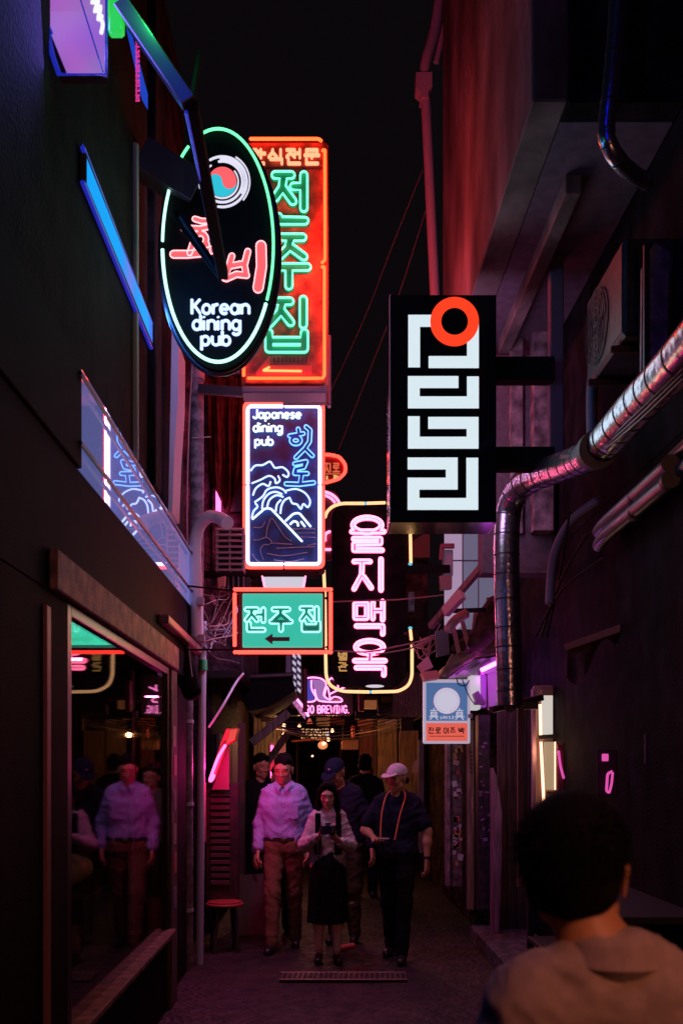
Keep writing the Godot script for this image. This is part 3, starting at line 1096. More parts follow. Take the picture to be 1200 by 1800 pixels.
	for i in 5200:
		var a := rng.randf() * TAU
		var y := rng.randf_range(-.55, 1.0)
		var rr := sqrt(maxf(0.0, 1 - y * y))
		var o := Vector3(rr * cos(a) * .081, .05 + y * .078, -.03 + rr * sin(a) * .095)
		if o.z > .035 and o.y < .08:
			continue
		var d := Vector3(o.x, o.y - .04, o.z + .03).normalized()
		var tip := o + d * rng.randf_range(.009, .024) + Vector3(rng.randf_range(-.006, .006), rng.randf_range(-.016, .0), rng.randf_range(-.006, .006))
		var side := d.cross(Vector3(rng.randf() - .5, rng.randf() - .5, rng.randf() - .5)).normalized() * .0011
		tuft.tri(hf * (o - side), hf * (o + side), hf * tip)
	var tf := part(t, "hair_strands", tuft, mat("hair_black", lin(.007, .006, .007), .82))
	tf.set_meta("kind", "stuff")


func belt(bf: Transform3D, rx: float, rz: float, y0: float, y1: float) -> M:
	var m := M.new()
	for i in 30:
		var a := TAU * i / 30.0
		var b := TAU * (i + 1) / 30.0
		for e in [[1.0, 1.0]]:
			m.quad(bf * Vector3(rx * cos(a), y1, rz * sin(a)), bf * Vector3(rx * cos(b), y1, rz * sin(b)), bf * Vector3(rx * cos(b), y0, rz * sin(b)), bf * Vector3(rx * cos(a), y0, rz * sin(a)), bf.basis * Vector3(cos(a), 0, sin(a)))
		m.quad(bf * Vector3(rx * cos(a), y1, rz * sin(a)), bf * Vector3(rx * cos(b), y1, rz * sin(b)), bf * Vector3(.9 * rx * cos(b), y1, .9 * rz * sin(b)), bf * Vector3(.9 * rx * cos(a), y1, .9 * rz * sin(a)), Vector3.UP)
	return m


# ------------------------------------------------------------------ signs
func flat_box(x0: float, y0: float, x1: float, y1: float, d: float, depth: float, bev := .008) -> M:   # front at d, going back by depth
	var a := P(x0, y0, d)
	var b := P(x1, y1, d)
	return M.new().span(Vector3(a.x, b.y, -d - depth), Vector3(b.x, a.y, -d), bev)


func sign_oval() -> void:
	var d := 5.9
	var t := plane_at(d)
	var o := thing("oval_sign", "black oval Korean dining pub sign with a green and white neon rim", "sign", P(384, 650, d))
	var black := mat("sign_black", lin(.008, .008, .009), .3)
	var el := PackedVector2Array(arc(385, 438, 103, 212, 0, 360, 60).slice(0, 60))
	part(o, "panel", M.new().slab(el, -.1, 0, t), black)
	part(o, "rim", M.new().tube(lift(arc(385, 438, 104, 213, 0, 360, 60).slice(0, 60), t, -.05), .02, 8, true), mat("sign_rim", lin(.12, .11, .16), .35, .6))
	var green := glow("neon_green", .28, 1.9, .75)
	var mint := glow("neon_mint", .85, 1.9, 1.6)
	part(o, "neon_tube", M.new().tube(lift(arc(384, 435, 97, 204, -118, 28, 40), t, .025), .0085), green)
	part(o, "neon_tube", M.new().tube(lift(arc(384, 435, 97, 204, 30, 178, 40), t, .025), .0105), mint)
	part(o, "neon_tube", M.new().tube(lift(arc(384, 435, 97, 204, 182, 214, 14), t, .025), .009), mint)
	part(o, "neon_tube", M.new().tube(lift(arc(384, 435, 97, 204, 217, 238, 14), t, .025), .0085), green)
	# swirl emblem
	var c := Vector2(391, 320)
	var red := glow("print_red", 1.0, .13, .14)
	var teal := glow("print_teal", .03, .55, .7)
	var white := glow("print_white", .8, .78, .95)
	var up := arc(c.x, c.y, 25, 26, 180, 360, 18) + arc(c.x + 12.5, c.y, 12.5, 13, 0, 180, 10) + arc(c.x - 12.5, c.y, 12.5, 13, 360, 180, 10)
	var dn := arc(c.x, c.y, 25, 26, 0, 180, 18) + arc(c.x - 12.5, c.y, 12.5, 13, 180, 360, 10) + arc(c.x + 12.5, c.y, 12.5, 13, 180, 0, 10)
	part(o, "emblem_upper_half", M.new().slab(PackedVector2Array(thin_out(up, .3)), 0, .006, t), red)
	part(o, "emblem_lower_half", M.new().slab(PackedVector2Array(thin_out(dn, .3)), 0, .006, t), teal)
	for a in [[28, -40, 178, 1.2], [35, -100, 120, 1.9], [39, -95, 30, 1.4], [43, -120, 100, 1.9], [48, -60, 40, 1.2], [34, 190, 235, 1.2], [41, 165, 230, 1.3]]:
		part(o, "emblem_arc", fills(M.new(), [arc(c.x, c.y, a[0], a[0] * 1.03, a[1], a[2], 26)], a[3], t, .006, .006), white)
	# brush lettering
	var one := [[Vector2(343, 387), Vector2(356, 391), Vector2(368, 390)], [Vector2(323, 404), Vector2(335, 403), Vector2(352, 404), Vector2(372, 400)], arc(353, 423, 10, 11, 0, 360, 14), [Vector2(340, 428), Vector2(334, 447)], [Vector2(364, 430), Vector2(366, 446)], [Vector2(306, 449), Vector2(330, 449), Vector2(352, 447), Vector2(374, 441)]]
	var two := [[Vector2(408, 452), Vector2(403, 470), Vector2(395, 491)], [Vector2(403, 470), Vector2(424, 466)], [Vector2(436, 444), Vector2(430, 468), Vector2(433, 486)], [Vector2(398, 492), Vector2(416, 484), Vector2(434, 486)], [Vector2(459, 434), Vector2(460, 470), Vector2(454, 508)]]
	for g in [[one.slice(0, 5), 4.4], [one.slice(5), 6.4], [two.slice(0, 4), 5.0], [two.slice(4), 8.6]]:
		part(o, "letter", fills(M.new(), g[0], g[1], t, .004, .004), red)
		part(o, "letter_outline", ring_tubes(M.new(), g[0], g[1], t, .014, .004, 1.5), glow("neon_rose", 2.4, .85, .95))
	var blue_white := glow("neon_white_blue", .85, 1.15, 2.2)
	for r in [["Korean", 338, 528, 25.0, 1.02], ["dining", 340, 556, 25.0, 1.02], ["pub", 355, 584, 24.0, 1.05]]:
		part(o, "lettering", lines_tubes(M.new(), word(r[0], r[1], r[2], r[3], r[4]), t, .012, .0092), blue_white)
	# the arm that holds it on the left wall
	var steel := mat("bracket_steel", lin(.1, .085, .1), .45, .5)
	part(o, "bracket_arm", M.new().bar(P(246, 276, 5.86), P(345, 338, 5.95), .14, .2), steel)
	part(o, "bracket_arm", M.new().bar(P(300, 372, 5.9), P(386, 486, 5.75), .03, .03), mat("sign_black", lin(.01, .01, .01)))
	face_lamp(P(384, 440, d) + Vector3(0, 0, .04), Vector2(.4, 1.0), Vector3(0, 0, 1), Color(.7, 1, .9), .2)
	face_lamp(P(384, 440, d + .14), Vector2(.5, 1.0), Vector3(0, 0, -1), Color(.8, .72, 1.0), .8)


func korean_tubes(o: Node3D, called: String, text: String, boxes: Array, w: float, t: Transform3D, z: float, r: float, m: Material) -> void:
	var i := 0
	for c in text:
		part(o, called, ring_tubes(M.new(), hangul(c, boxes[i]), w, t, z, r, 1.2), m)
		i += 1


func sign_orange() -> void:
	var d := 7.9
	var t := plane_at(d)
	var o := thing("orange_neon_sign", "tall orange-red neon box sign with green outlined Korean letters, behind the oval sign", "sign", P(500, 690, d))
	var board := mat("orange_board", lin(.8, .16, .06), .55, 0, T_GRIME, Vector3(.9, .9, .9))
	part(o, "box", flat_box(424, 244, 577, 680, d + .04, .2, .03), mat("orange_case", lin(.45, .1, .06), .5))
	part(o, "board", flat_box(430, 250, 572, 674, d, .038), board)
	part(o, "base_tray", flat_box(424, 678, 574, 690, d, .22), mat("sign_tray", lin(.13, .11, .15), .5, .2))
	var red := glow("neon_orange", 7.5, .34, .07)
	part(o, "neon_tube", M.new().tube(lift(fillet([Vector2(440, 249), Vector2(560, 249), Vector2(565, 253)], 5), t, .035), .0125), red)
	part(o, "neon_tube", M.new().tube(lift(fillet([Vector2(566, 270), Vector2(571, 268), Vector2(571, 462), Vector2(565, 466)], 4), t, .035), .0125), red)
	part(o, "neon_tube", M.new().tube(lift(fillet([Vector2(565, 474), Vector2(570, 472), Vector2(570, 664), Vector2(565, 669)], 5), t, .035), .0125), red)
	part(o, "neon_tube", M.new().tube(lift(fillet([Vector2(562, 668), Vector2(436, 668)], 5), t, .035), .0125), red)
	part(o, "neon_tube", M.new().tube(lift([Vector2(429, 664), Vector2(429, 570)], t, .035), .0125), red)
	part(o, "neon_tube", M.new().tube(lift([Vector2(429, 560), Vector2(429, 262)], t, .035), .0125), red)
	# arrow
	part(o, "arrow", M.new().slab(PackedVector2Array([Vector2(450, 655), Vector2(474, 626), Vector2(474, 643), Vector2(548, 643), Vector2(548, 662), Vector2(450, 662)]), 0, .012, t), mat("arrow_red", lin(.7, .09, .04), .5))
	part(o, "arrow_tube", M.new().tube(lift(fillet([Vector2(474, 648), Vector2(462, 654), Vector2(530, 655)], 3), t, .03), .009), glow("neon_amber", 4.5, .7, .2))
	var small := M.new()
	for i in 9:
		small.add(flat_box(480 + i * 7.0, 628, 484.5 + i * 7.0, 636, d - .003, .003, 0))
	part(o, "small_print", small, mat("print_maroon", lin(.1, .01, .01), .6))
	# top line
	var names := "한식전문"
	for i in 4:
		part(o, "small_letter", fills(M.new(), hangul(names[i], Rect2(441 + i * 31.5, 265, 25, 24)), 2.2, t, .02, .018), glow("neon_salmon", 2.6, .6, .3))
	part(o, "letter_rail", flat_box(438, 293, 566, 298, d - .004, .004), mat("print_maroon", lin(.1, .01, .01), .6))
	# big letters: green faces, mint tubes round them
	var face := mat("green_face", lin(.02, .32, .16), .4)
	var tube := glow("neon_mint_bright", .3, 2.0, 1.05)
	var ls := [
		[[Vector2(484, 312), Vector2(512, 312)], [Vector2(499, 312), Vector2(496, 334), Vector2(484, 352)], [Vector2(499, 336), Vector2(515, 358)], [Vector2(534, 312), Vector2(534, 370)], [Vector2(516, 332), Vector2(534, 332)], [Vector2(490, 385), Vector2(490, 392), Vector2(536, 392)]],
		[[Vector2(490, 421), Vector2(532, 421)], [Vector2(512, 421), Vector2(506, 440), Vector2(490, 456)], [Vector2(514, 440), Vector2(534, 455)], [Vector2(488, 473), Vector2(540, 473)], [Vector2(508, 473), Vector2(508, 506)]],
		[[Vector2(482, 533), Vector2(510, 533)], [Vector2(497, 533), Vector2(492, 552), Vector2(474, 572)], [Vector2(497, 552), Vector2(511, 570)], [Vector2(533, 530), Vector2(533, 574)], [Vector2(473, 588), Vector2(473, 616), Vector2(535, 616), Vector2(535, 588)], [Vector2(473, 602), Vector2(535, 602)]]]
	for l in ls:
		part(o, "letter_face", fills(M.new(), l, 8.8, t, .012, .012), face)
		part(o, "letter_tube", ring_tubes(M.new(), l, 6.2, t, .034, .009, 1.5), tube)
	part(o, "bracket_arm", M.new().bar(P(350, 684, 8.1), P(432, 690, 8.0), .06, .07), mat("bracket_steel", lin(.1, .085, .1), .45, .5))
	part(o, "bracket_arm", M.new().bar(P(350, 300, 8.05), P(432, 300, 8.05), .05, .06), mat("bracket_steel", lin(.1, .085, .1), .45, .5))
	lamp(P(555, 470, d) + Vector3(.16, 0, .3), Color(1.0, .22, .15), .86, .12)
	lamp(P(500, 470, d + .45), Color(1.0, .22, .15), 1.6, .1)
	# pale board on the sign's far side
	var w := thing("white_board_sign", "pale board sign showing behind the orange sign's lower edge", "sign", P(540, 710, 8.6))
	part(w, "board", flat_box(497, 590, 580, 709, 8.6, .06), glow("board_pale", .42, .43, .52))
	part(w, "frame", flat_box(575, 588, 582, 711, 8.57, .1), mat("sign_tray", lin(.13, .11, .15), .5, .2))


func sign_japanese() -> void:
	var d := 10.0
	var t := plane_at(d)
	var o := thing("blue_neon_sign", "upright blue neon sign reading Japanese dining pub, with red and white border tubes and waves", "sign", P(499, 1004, d))
	part(o, "case", flat_box(428, 707, 571, 1004, d + .04, .2, .02), mat("case_dark", lin(.05, .03, .04), .5))
	part(o, "board", flat_box(434, 713, 566, 997, d, .038), mat("blue_board", lin(.004, .09, .42), .55, 0, T_GRIME, Vector3(.7, .7, .7)))
	var red := glow("neon_red", 7.0, .2, .13)
	var white := glow("neon_white", 2.0, 1.7, 2.6)
	for half in [[-90, 90], [90, 270]]:
		pass
	var gap := 2.0
	var cx := 499.0
	for sg in [-1.0, 1.0]:
		for yy in [[711.0, 853.0, 1.0], [999.0, 856.0, -1.0]]:
			var x0: float = cx + sg * gap
			part(o, "neon_tube", M.new().tube(lift(fillet([Vector2(x0, yy[0]), Vector2(cx + sg * 69, yy[0]), Vector2(cx + sg * 69, yy[1])], 9), t, .045), .016), red)
			part(o, "neon_tube", M.new().tube(lift(fillet([Vector2(x0, yy[0] + yy[2] * 6), Vector2(cx + sg * 63, yy[0] + yy[2] * 6), Vector2(cx + sg * 63, yy[1])], 7), t, .045), .0185), white)
	for r in [["Japanese", 446, 722, 15.0, 1.02], ["dining", 446, 745, 15.5, 1.0], ["pub", 449, 769, 15.0, 1.05]]:
		part(o, "lettering", lines_tubes(M.new(), word(r[0], r[1], r[2], r[3], r[4]), t, .03, .0112), glow("neon_soft_white", 1.1, 1.3, 1.7))
	var cy := glow("neon_cyan", .3, .95, 2.6)
	var hat := [[Vector2(524, 756), Vector2(526, 765)], [Vector2(509, 768), Vector2(533, 764)], arc(520, 776, 8, 6, 0, 360, 14), [Vector2(538, 752), Vector2(545, 758), Vector2(544, 778), Vector2(536, 790), Vector2(520, 806)], [Vector2(536, 790), Vector2(549, 803)]]
	var ro := [[Vector2(518, 817), Vector2(538, 813), Vector2(534, 823), Vector2(520, 826), Vector2(518, 834), Vector2(540, 834)], [Vector2(530, 836), Vector2(528, 850)], [Vector2(503, 852), Vector2(526, 853), Vector2(551, 850)]]
	part(o, "letter_tube", ring_tubes(M.new(), hat, 3.2, t, .032, .0072, 1.2), cy)
	part(o, "letter_tube", ring_tubes(M.new(), ro, 3.4, t, .032, .0072, 1.2), cy)
	# a plain sea: curling crests, two hills
	var ws := [
		[Vector2(441, 829), Vector2(449, 820), Vector2(462, 819), Vector2(474, 813), Vector2(479, 818), Vector2(484, 824), Vector2(497, 823), Vector2(507, 832), Vector2(505, 840), Vector2(497, 836)],
		[Vector2(443, 851), Vector2(458, 845), Vector2(473, 838), Vector2(483, 843), Vector2(485, 851), Vector2(492, 846), Vector2(489, 838)],
		[Vector2(445, 872), Vector2(450, 860), Vector2(462, 852), Vector2(472, 856), Vector2(476, 848)],
		[Vector2(448, 884), Vector2(462, 874), Vector2(470, 862), Vector2(486, 858), Vector2(498, 862), Vector2(503, 868)],
		[Vector2(461, 896), Vector2(463, 882), Vector2(472, 870), Vector2(484, 866), Vector2(496, 870)],
		[Vector2(470, 892), Vector2(474, 880), Vector2(486, 872), Vector2(498, 875)],
		[Vector2(485, 900), Vector2(487, 888), Vector2(494, 880)],
		[Vector2(493, 904), Vector2(495, 890), Vector2(501, 880), Vector2(510, 876)],
		[Vector2(503, 864), Vector2(520, 861), Vector2(536, 868), Vector2(545, 882), Vector2(541, 893), Vector2(533, 887), Vector2(529, 896), Vector2(522, 888), Vector2(514, 886), Vector2(510, 878)],
		[Vector2(443, 912), Vector2(446, 900), Vector2(453, 892), Vector2(449, 886)],
	]
	for w in ws:
		part(o, "wave_tube", M.new().tube(lift(curve(w, 4), t, .03), .0098, 6), glow("neon_pale_blue", .85, 1.1, 2.0))
	for w in [[Vector2(444, 914), Vector2(466, 895), Vector2(476, 895), Vector2(531, 953)], [Vector2(502, 917), Vector2(516, 904), Vector2(526, 903), Vector2(546, 927)], [Vector2(510, 923), Vector2(516, 917), Vector2(523, 919), Vector2(524, 926)], [Vector2(529, 918), Vector2(536, 927)]]:
		part(o, "hill_tube", M.new().tube(lift(fillet(w, 4), t, .03), .0115, 6), glow("neon_soft_white", 1.1, 1.3, 1.7))
	var off := mat("unlit_tube", lin(.35, .35, .45), .15)
	for w in [[Vector2(446, 928), Vector2(460, 928), Vector2(466, 918)], [Vector2(474, 916), Vector2(480, 914), Vector2(500, 944), Vector2(512, 952)], [Vector2(468, 945), Vector2(470, 930), Vector2(475, 916)], [Vector2(446, 950), Vector2(456, 950), Vector2(468, 946), Vector2(478, 954), Vector2(470, 960)], [Vector2(463, 984), Vector2(458, 970), Vector2(462, 960), Vector2(470, 958)],
		[Vector2(478, 956), Vector2(514, 958)], [Vector2(486, 965), Vector2(552, 962)], [Vector2(470, 974), Vector2(500, 978), Vector2(540, 972)], [Vector2(482, 985), Vector2(510, 988), Vector2(534, 983)], [Vector2(512, 931), Vector2(553, 931)], [Vector2(524, 938), Vector2(554, 938)], [Vector2(530, 945), Vector2(554, 946)], [Vector2(541, 960), Vector2(554, 957)], [Vector2(444, 974), Vector2(450, 984), Vector2(458, 990)]]:
		part(o, "unlit_tube", M.new().tube(lift(curve(w, 4), t, .03), .005, 5), off)
	part(o, "bracket_arm", M.new().bar(P(330, 1010, 9.9), P(560, 1010, 10.1), .05, .07), mat("sign_black", lin(.01, .01, .01)))
	for x in [432.0, 566.0]:
		face_lamp(P(x, 855, d) + Vector3(0, 0, .07), Vector2(.012, 1.55), Vector3(0, 0, 1), Color(1, .62, .86), .35)
	# lamp box hanging under it
	t = plane_at(8.5)
	var l := thing("lamp_box", "white tapered lamp box between the blue sign and the green sign", "lamp", P(499, 1040, 8.5))
	face_lamp(P(499, 1040, 8.5) + Vector3(-.05, 0, -.07), Vector2(.3, .12), Vector3(0, -1, -.25), Color(.86, .7, 1), 1.3)
	part(l, "shade", M.new().slab(PackedVector2Array([Vector2(461, 1014), Vector2(537, 1014), Vector2(533, 1036), Vector2(466, 1036)]), -.15, 0, t), glow("lamp_white", .62, .58, .68))
	for e in [[461, 466], [537, 533]]:
		part(l, "edge_tube", M.new().tube(lift([Vector2(e[0], 1013), Vector2(e[1], 1037)], t, .01), .008), glow("neon_pink_soft", 3.2, .6, 1.1))


func sign_green() -> void:
	var d := 7.7
	var t := plane_at(d)
	var o := thing("green_lightbox_sign", "green lit box sign with three Korean letters and an arrow, framed by red neon tubes", "sign", P(498, 1150, d))
	part(o, "case", flat_box(419, 1037, 571, 1144, d + .03, .1, .01), mat("case_dark", lin(.05, .03, .04), .5))
	var m := glow("green_panel", .03, .5, .37)
	part(o, "panel", flat_box(426, 1043, 567, 1138, d, .028), m)
	var red := glow("neon_red", 7.0, .2, .13)
	for l in [[Vector2(412, 1037), Vector2(583, 1037)], [Vector2(412, 1147), Vector2(583, 1147)], [Vector2(413, 1044), Vector2(413, 1136)], [Vector2(581, 1042), Vector2(581, 1142)]]:
		part(o, "neon_tube", M.new().tube(lift(l, t, .02), .0145), red)
	for x in [416.0, 578.0]:
		for y in [1034.0, 1150.0]:
			part(o, "corner_clip", M.new().box(P(x, y, d) + Vector3(0, 0, 0), Vector3(.02, .02, .05)), mat("case_dark", lin(.05, .03, .04)))
	var bx := [Rect2(434, 1072, 32, 36), Rect2(477, 1072, 34, 36), Rect2(530, 1070, 32, 38)]
	korean_tubes(o, "letter_tube", "전주집", bx, 3.6, t, .025, .0078, glow("neon_mint_white", .6, 1.7, 1.5))
	var k := 0
	for c in "전주집":
		part(o, "letter_face", fills(M.new(), hangul(c, bx[k]), 3.2, t, .008, .008), mat("green_letter", lin(.02, .3, .22), .4))
		k += 1
	part(o, "arrow", M.new().slab(PackedVector2Array([Vector2(465, 1123), Vector2(479, 1114), Vector2(479, 1120), Vector2(509, 1120), Vector2(509, 1127), Vector2(479, 1127), Vector2(479, 1133)]), 0, .006, t), mat("arrow_maroon", lin(.12, .03, .03), .5))
	part(o, "bracket_arm", M.new().bar(P(330, 1030, 7.75), P(425, 1040, 7.78), .014, .014), mat("sign_black", lin(.01, .01, .01)))
	part(o, "bracket_arm", M.new().bar(P(330, 1142, 7.75), P(425, 1142, 7.78), .014, .014), mat("sign_black", lin(.01, .01, .01)))
	face_lamp(P(497, 1090, d) + Vector3(0, 0, .06), Vector2(.6, .4), Vector3(0, 0, 1), Color(.3, 1, .8), .2)
	for x in [413.0, 581.0]:
		face_lamp(P(x, 1090, d) + Vector3(0, 0, .05), Vector2(.025, .45), Vector3(0, 0, 1), Color(1, .22, .14), .3)


func sign_beer() -> void:
	var d := 10.7
	var t := plane_at(d)
	var o := thing("beer_hall_sign", "tall black sign with pink neon Korean letters inside a yellow rounded tube frame", "sign", P(648, 1215, d))
	part(o, "board", M.new().slab(PackedVector2Array(rrect(583, 884, 713, 1207, 26)), -.16, 0, t), mat("beer_board", lin(.012, .008, .012), .8, 0, T_GRIME, Vector3(.6, .6, .6)))
	var y := glow("neon_yellow", 1.7, .82, .38)
	var runs := [
		[Vector2(571, 912), Vector2(574, 902), Vector2(584, 892), Vector2(600, 887), Vector2(640, 887)],
		[Vector2(644, 887), Vector2(676, 886)], [Vector2(720, 931), Vector2(721, 991)],
		[Vector2(569, 1004), Vector2(571, 1050)], [Vector2(571, 1056), Vector2(572, 1136)],
		[Vector2(572, 1141), Vector2(573, 1190), Vector2(580, 1206), Vector2(600, 1216), Vector2(648, 1217)],
		[Vector2(653, 1217), Vector2(700, 1216), Vector2(717, 1206), Vector2(723, 1190), Vector2(723, 1132)],
		[Vector2(722, 1126), Vector2(720, 1108)]]
	for r in runs:
		part(o, "yellow_tube", M.new().tube(lift(fillet(r, 12), t, .05), .017), y)
	for p in [Vector2(720, 993), Vector2(720, 1105), Vector2(650, 1217), Vector2(642, 887)]:
		part(o, "tube_end", M.new().ball(t * Vector3(p.x, p.y, .05), Vector3(.022, .016, .02)), glow("tube_end_blue", .12, .6, .8))
	var pink := glow("neon_pink", 5.5, .85, 1.7)
	var bx := [Rect2(620, 910, 50, 58), Rect2(622, 988, 48, 62), Rect2(624, 1064, 46, 58), Rect2(626, 1132, 48, 50)]
	var l1 := [arc(645, 924, 25, 13, 0, 360, 22), [Vector2(618, 935.5), Vector2(674, 935.5)], [Vector2(621, 948), Vector2(668, 948), Vector2(668, 956), Vector2(622, 957), Vector2(622, 968), Vector2(671, 968)]]
	var l2 := [[Vector2(622, 988), Vector2(650, 988)], [Vector2(636, 990), Vector2(635, 1012), Vector2(622, 1036)], [Vector2(638, 1014), Vector2(652, 1034)], [Vector2(669, 984), Vector2(669, 1038)]]
	var l3 := [[Vector2(624, 1062), Vector2(644, 1062), Vector2(644, 1087), Vector2(624, 1087), Vector2(624, 1062)], [Vector2(655, 1060), Vector2(655, 1088)], [Vector2(672, 1058), Vector2(672, 1090)], [Vector2(655, 1074), Vector2(672, 1074)], [Vector2(626, 1101), Vector2(672, 1101), Vector2(672, 1115)]]
	var l4 := [arc(649, 1138, 24, 11, 0, 360, 22), [Vector2(649, 1149), Vector2(649, 1160)], [Vector2(623, 1162), Vector2(676, 1162)], [Vector2(626, 1174), Vector2(674, 1174), Vector2(674, 1187)]]
	for l in [l1, l2, l3, l4]:
		part(o, "letter_backing", fills(M.new(), l, 5.2, t, .008, .008), mat("pink_backing", lin(.5, .05, .16), .5))
		part(o, "letter_tube", ring_tubes(M.new(), l, 2.7, t, .03, .0145, 1.4), pink)
	var amber := glow("print_amber", .5, .26, .06)
	var k := 0
	for c in "별관":
		part(o, "small_letter", fills(M.new(), hangul(c, Rect2(595, 1146 + k * 19, 15, 14)), 1.3, t, .004, .004), amber)
		k += 1
	part(o, "under_lamp", M.new().ball(t * Vector3(658, 1207, .06), Vector3(.1, .016, .05)), glow("lamp_white", .9, .88, 1.0))
	for x in [571.0, 722.0]:
		part(o, "tube_bracket", M.new().bar(t * Vector3(x, 1114, .05), t * Vector3(x + (13 if x < 600 else -13), 1114, -.02), .03, .03), mat("case_dark", lin(.05, .03, .04)))
	part(o, "bracket_arm", M.new().bar(P(712, 1000, d + .08), P(790, 1000, d + .08), .06, .08), mat("sign_black", lin(.01, .01, .01)))
	part(o, "bracket_arm", M.new().bar(P(712, 1104, d + .08), P(790, 1104, d + .08), .05, .05), mat("sign_black", lin(.01, .01, .01)))
	for yy in [960.0, 1020.0, 1090.0, 1160.0]:
		face_lamp(P(646, yy, d) + Vector3(0, 0, .06), Vector2(.25, .03), Vector3(0, 0, 1), Color(1, .3, .5), .25)
	face_lamp(P(723, 1165, d) + Vector3(0, 0, .08), Vector2(.03, .4), Vector3(0, -.6, .8), Color(1, .75, .4), .12)


func sign_logo() -> void:
	var d := 7.0
	var t := plane_at(d)
	var o := thing("black_box_sign", "big black box sign with white maze-like glyphs and a red ring", "sign", P(780, 930, d))
	part(o, "box", flat_box(685.5, 518, 872, 918, d, .36, .006), mat("acrylic_black", lin(.006, .006, .007), .12))
	part(o, "side_trim", M.new().bar(P(684.8, 520, d + .02), P(684.8, 917, d + .02), .006, .05, Vector3(0, 0, 1)), mat("trim_pale", lin(.5, .46, .5), .3, .4))
	part(o, "bottom_plate", M.new().span(P(686, 919.5, d + .36), P(872, 918.2, d + .01) , .001), mat("bottom_brass", lin(.5, .36, .3), .35, .5))
	var z := func(x: float, y: float) -> Vector2: return Vector2(660 + x / 3.53, 490 + y / 3.53)
	var white := glow("glyph_white", .70, .82, .88)
	var gs := [
		[[z.call(238, 550 - 0), z.call(238, 262), z.call(370, 262)], [z.call(602, 250), z.call(602, 518), z.call(328, 518)]],
		[[z.call(512, 642), z.call(236, 642), z.call(236, 768), z.call(602, 768), z.call(602, 608)]],
		[[z.call(236, 855), z.call(236, 1018), z.call(600, 1018), z.call(600, 895), z.call(325, 895)]],
		[[z.call(198, 1147), z.call(471, 1147), z.call(471, 1272), z.call(234, 1272), z.call(234, 1398), z.call(598, 1398), z.call(598, 1112)]]]
	for g in gs:
		var m := M.new()
		for l in g:
			for p in Geometry2D.offset_polyline(PackedVector2Array(l), 10.3, Geometry2D.JOIN_MITER, Geometry2D.END_BUTT):
				m.slab(p, .0, .006, t)
		part(o, "glyph", m, white)
	var c: Vector2 = z.call(488, 268)
	part(o, "red_ring", fills(M.new(), [arc(c.x, c.y, 33, 33.3, 0, 360, 48)], 9.6, t, .0105, .0105), glow("ring_red", 1.05, .055, .012))
	var disc := PackedVector2Array(arc(c.x, c.y, 24, 24, 0, 360, 40).slice(0, 40))
	part(o, "ring_middle", M.new().slab(disc, .0, .009, t), mat("acrylic_black", lin(.006, .006, .007), .12))
	for y in [652.0, 808.0]:
		part(o, "mount_arm", M.new().span(P(872, y + 15, d + .12), P(968, y - 14, d + .24), .004), mat("sign_black", lin(.01, .01, .01)))
	face_lamp(P(778, 720, d) + Vector3(0, 0, .05), Vector2(.5, 1.3), Vector3(0, 0, 1), Color(.85, .93, 1), .5)
	for g in gs:   # the far face carries the same glyphs
		var m := M.new()
		for l in g:
			for p in Geometry2D.offset_polyline(PackedVector2Array(l.map(func(q): return Vector2(1557 - q.x, q.y))), 10.3, Geometry2D.JOIN_MITER, Geometry2D.END_BUTT):
				m.slab(p, -.368, -.361, t)
		part(o, "glyph", m, white)
	face_lamp(P(778, 720, d + .40), Vector2(.6, 1.4), Vector3(0, 0, -1), Color(.9, .68, .95), 1.5)


func sign_octagon() -> void:
	var d := 13.0
	var t := plane_at(d)
	var o := thing("red_octagon_sign", "small red neon octagon sign peeking out behind the blue sign", "sign", P(575, 850, d))
	var poly := [Vector2(548, 806), Vector2(575, 800), Vector2(596, 804), Vector2(607, 818), Vector2(607, 832), Vector2(596, 843), Vector2(572, 850), Vector2(548, 846)]
	part(o, "panel", M.new().slab(PackedVector2Array(poly), -.12, 0, t), mat("octagon_board", lin(.16, .02, .02), .5))
	part(o, "neon_tube", M.new().tube(lift(fillet(poly, 6), t, .03), .022), glow("neon_red", 7.0, .2, .13))
	var k := 0
	for c in "지로":
		part(o, "letter", fills(M.new(), hangul(c, Rect2(571 + k * 14, 815, 11, 15)), 1.3, t, .012, .01), glow("print_orange_red", .75, .12, .05))
		k += 1
	part(o, "small_letter", lines_tubes(M.new(), word("&", 573, 837, 6.0), t, .01, .006).add(fills(M.new(), hangul("펍", Rect2(586, 836, 8, 8)), .8, t, .01, .008)), glow("print_amber_bright", .8, .5, .15))
	part(o, "underline", flat_box(571, 832, 598, 833.4, d - .012, .008, 0), glow("print_orange_red", .75, .12, .05))


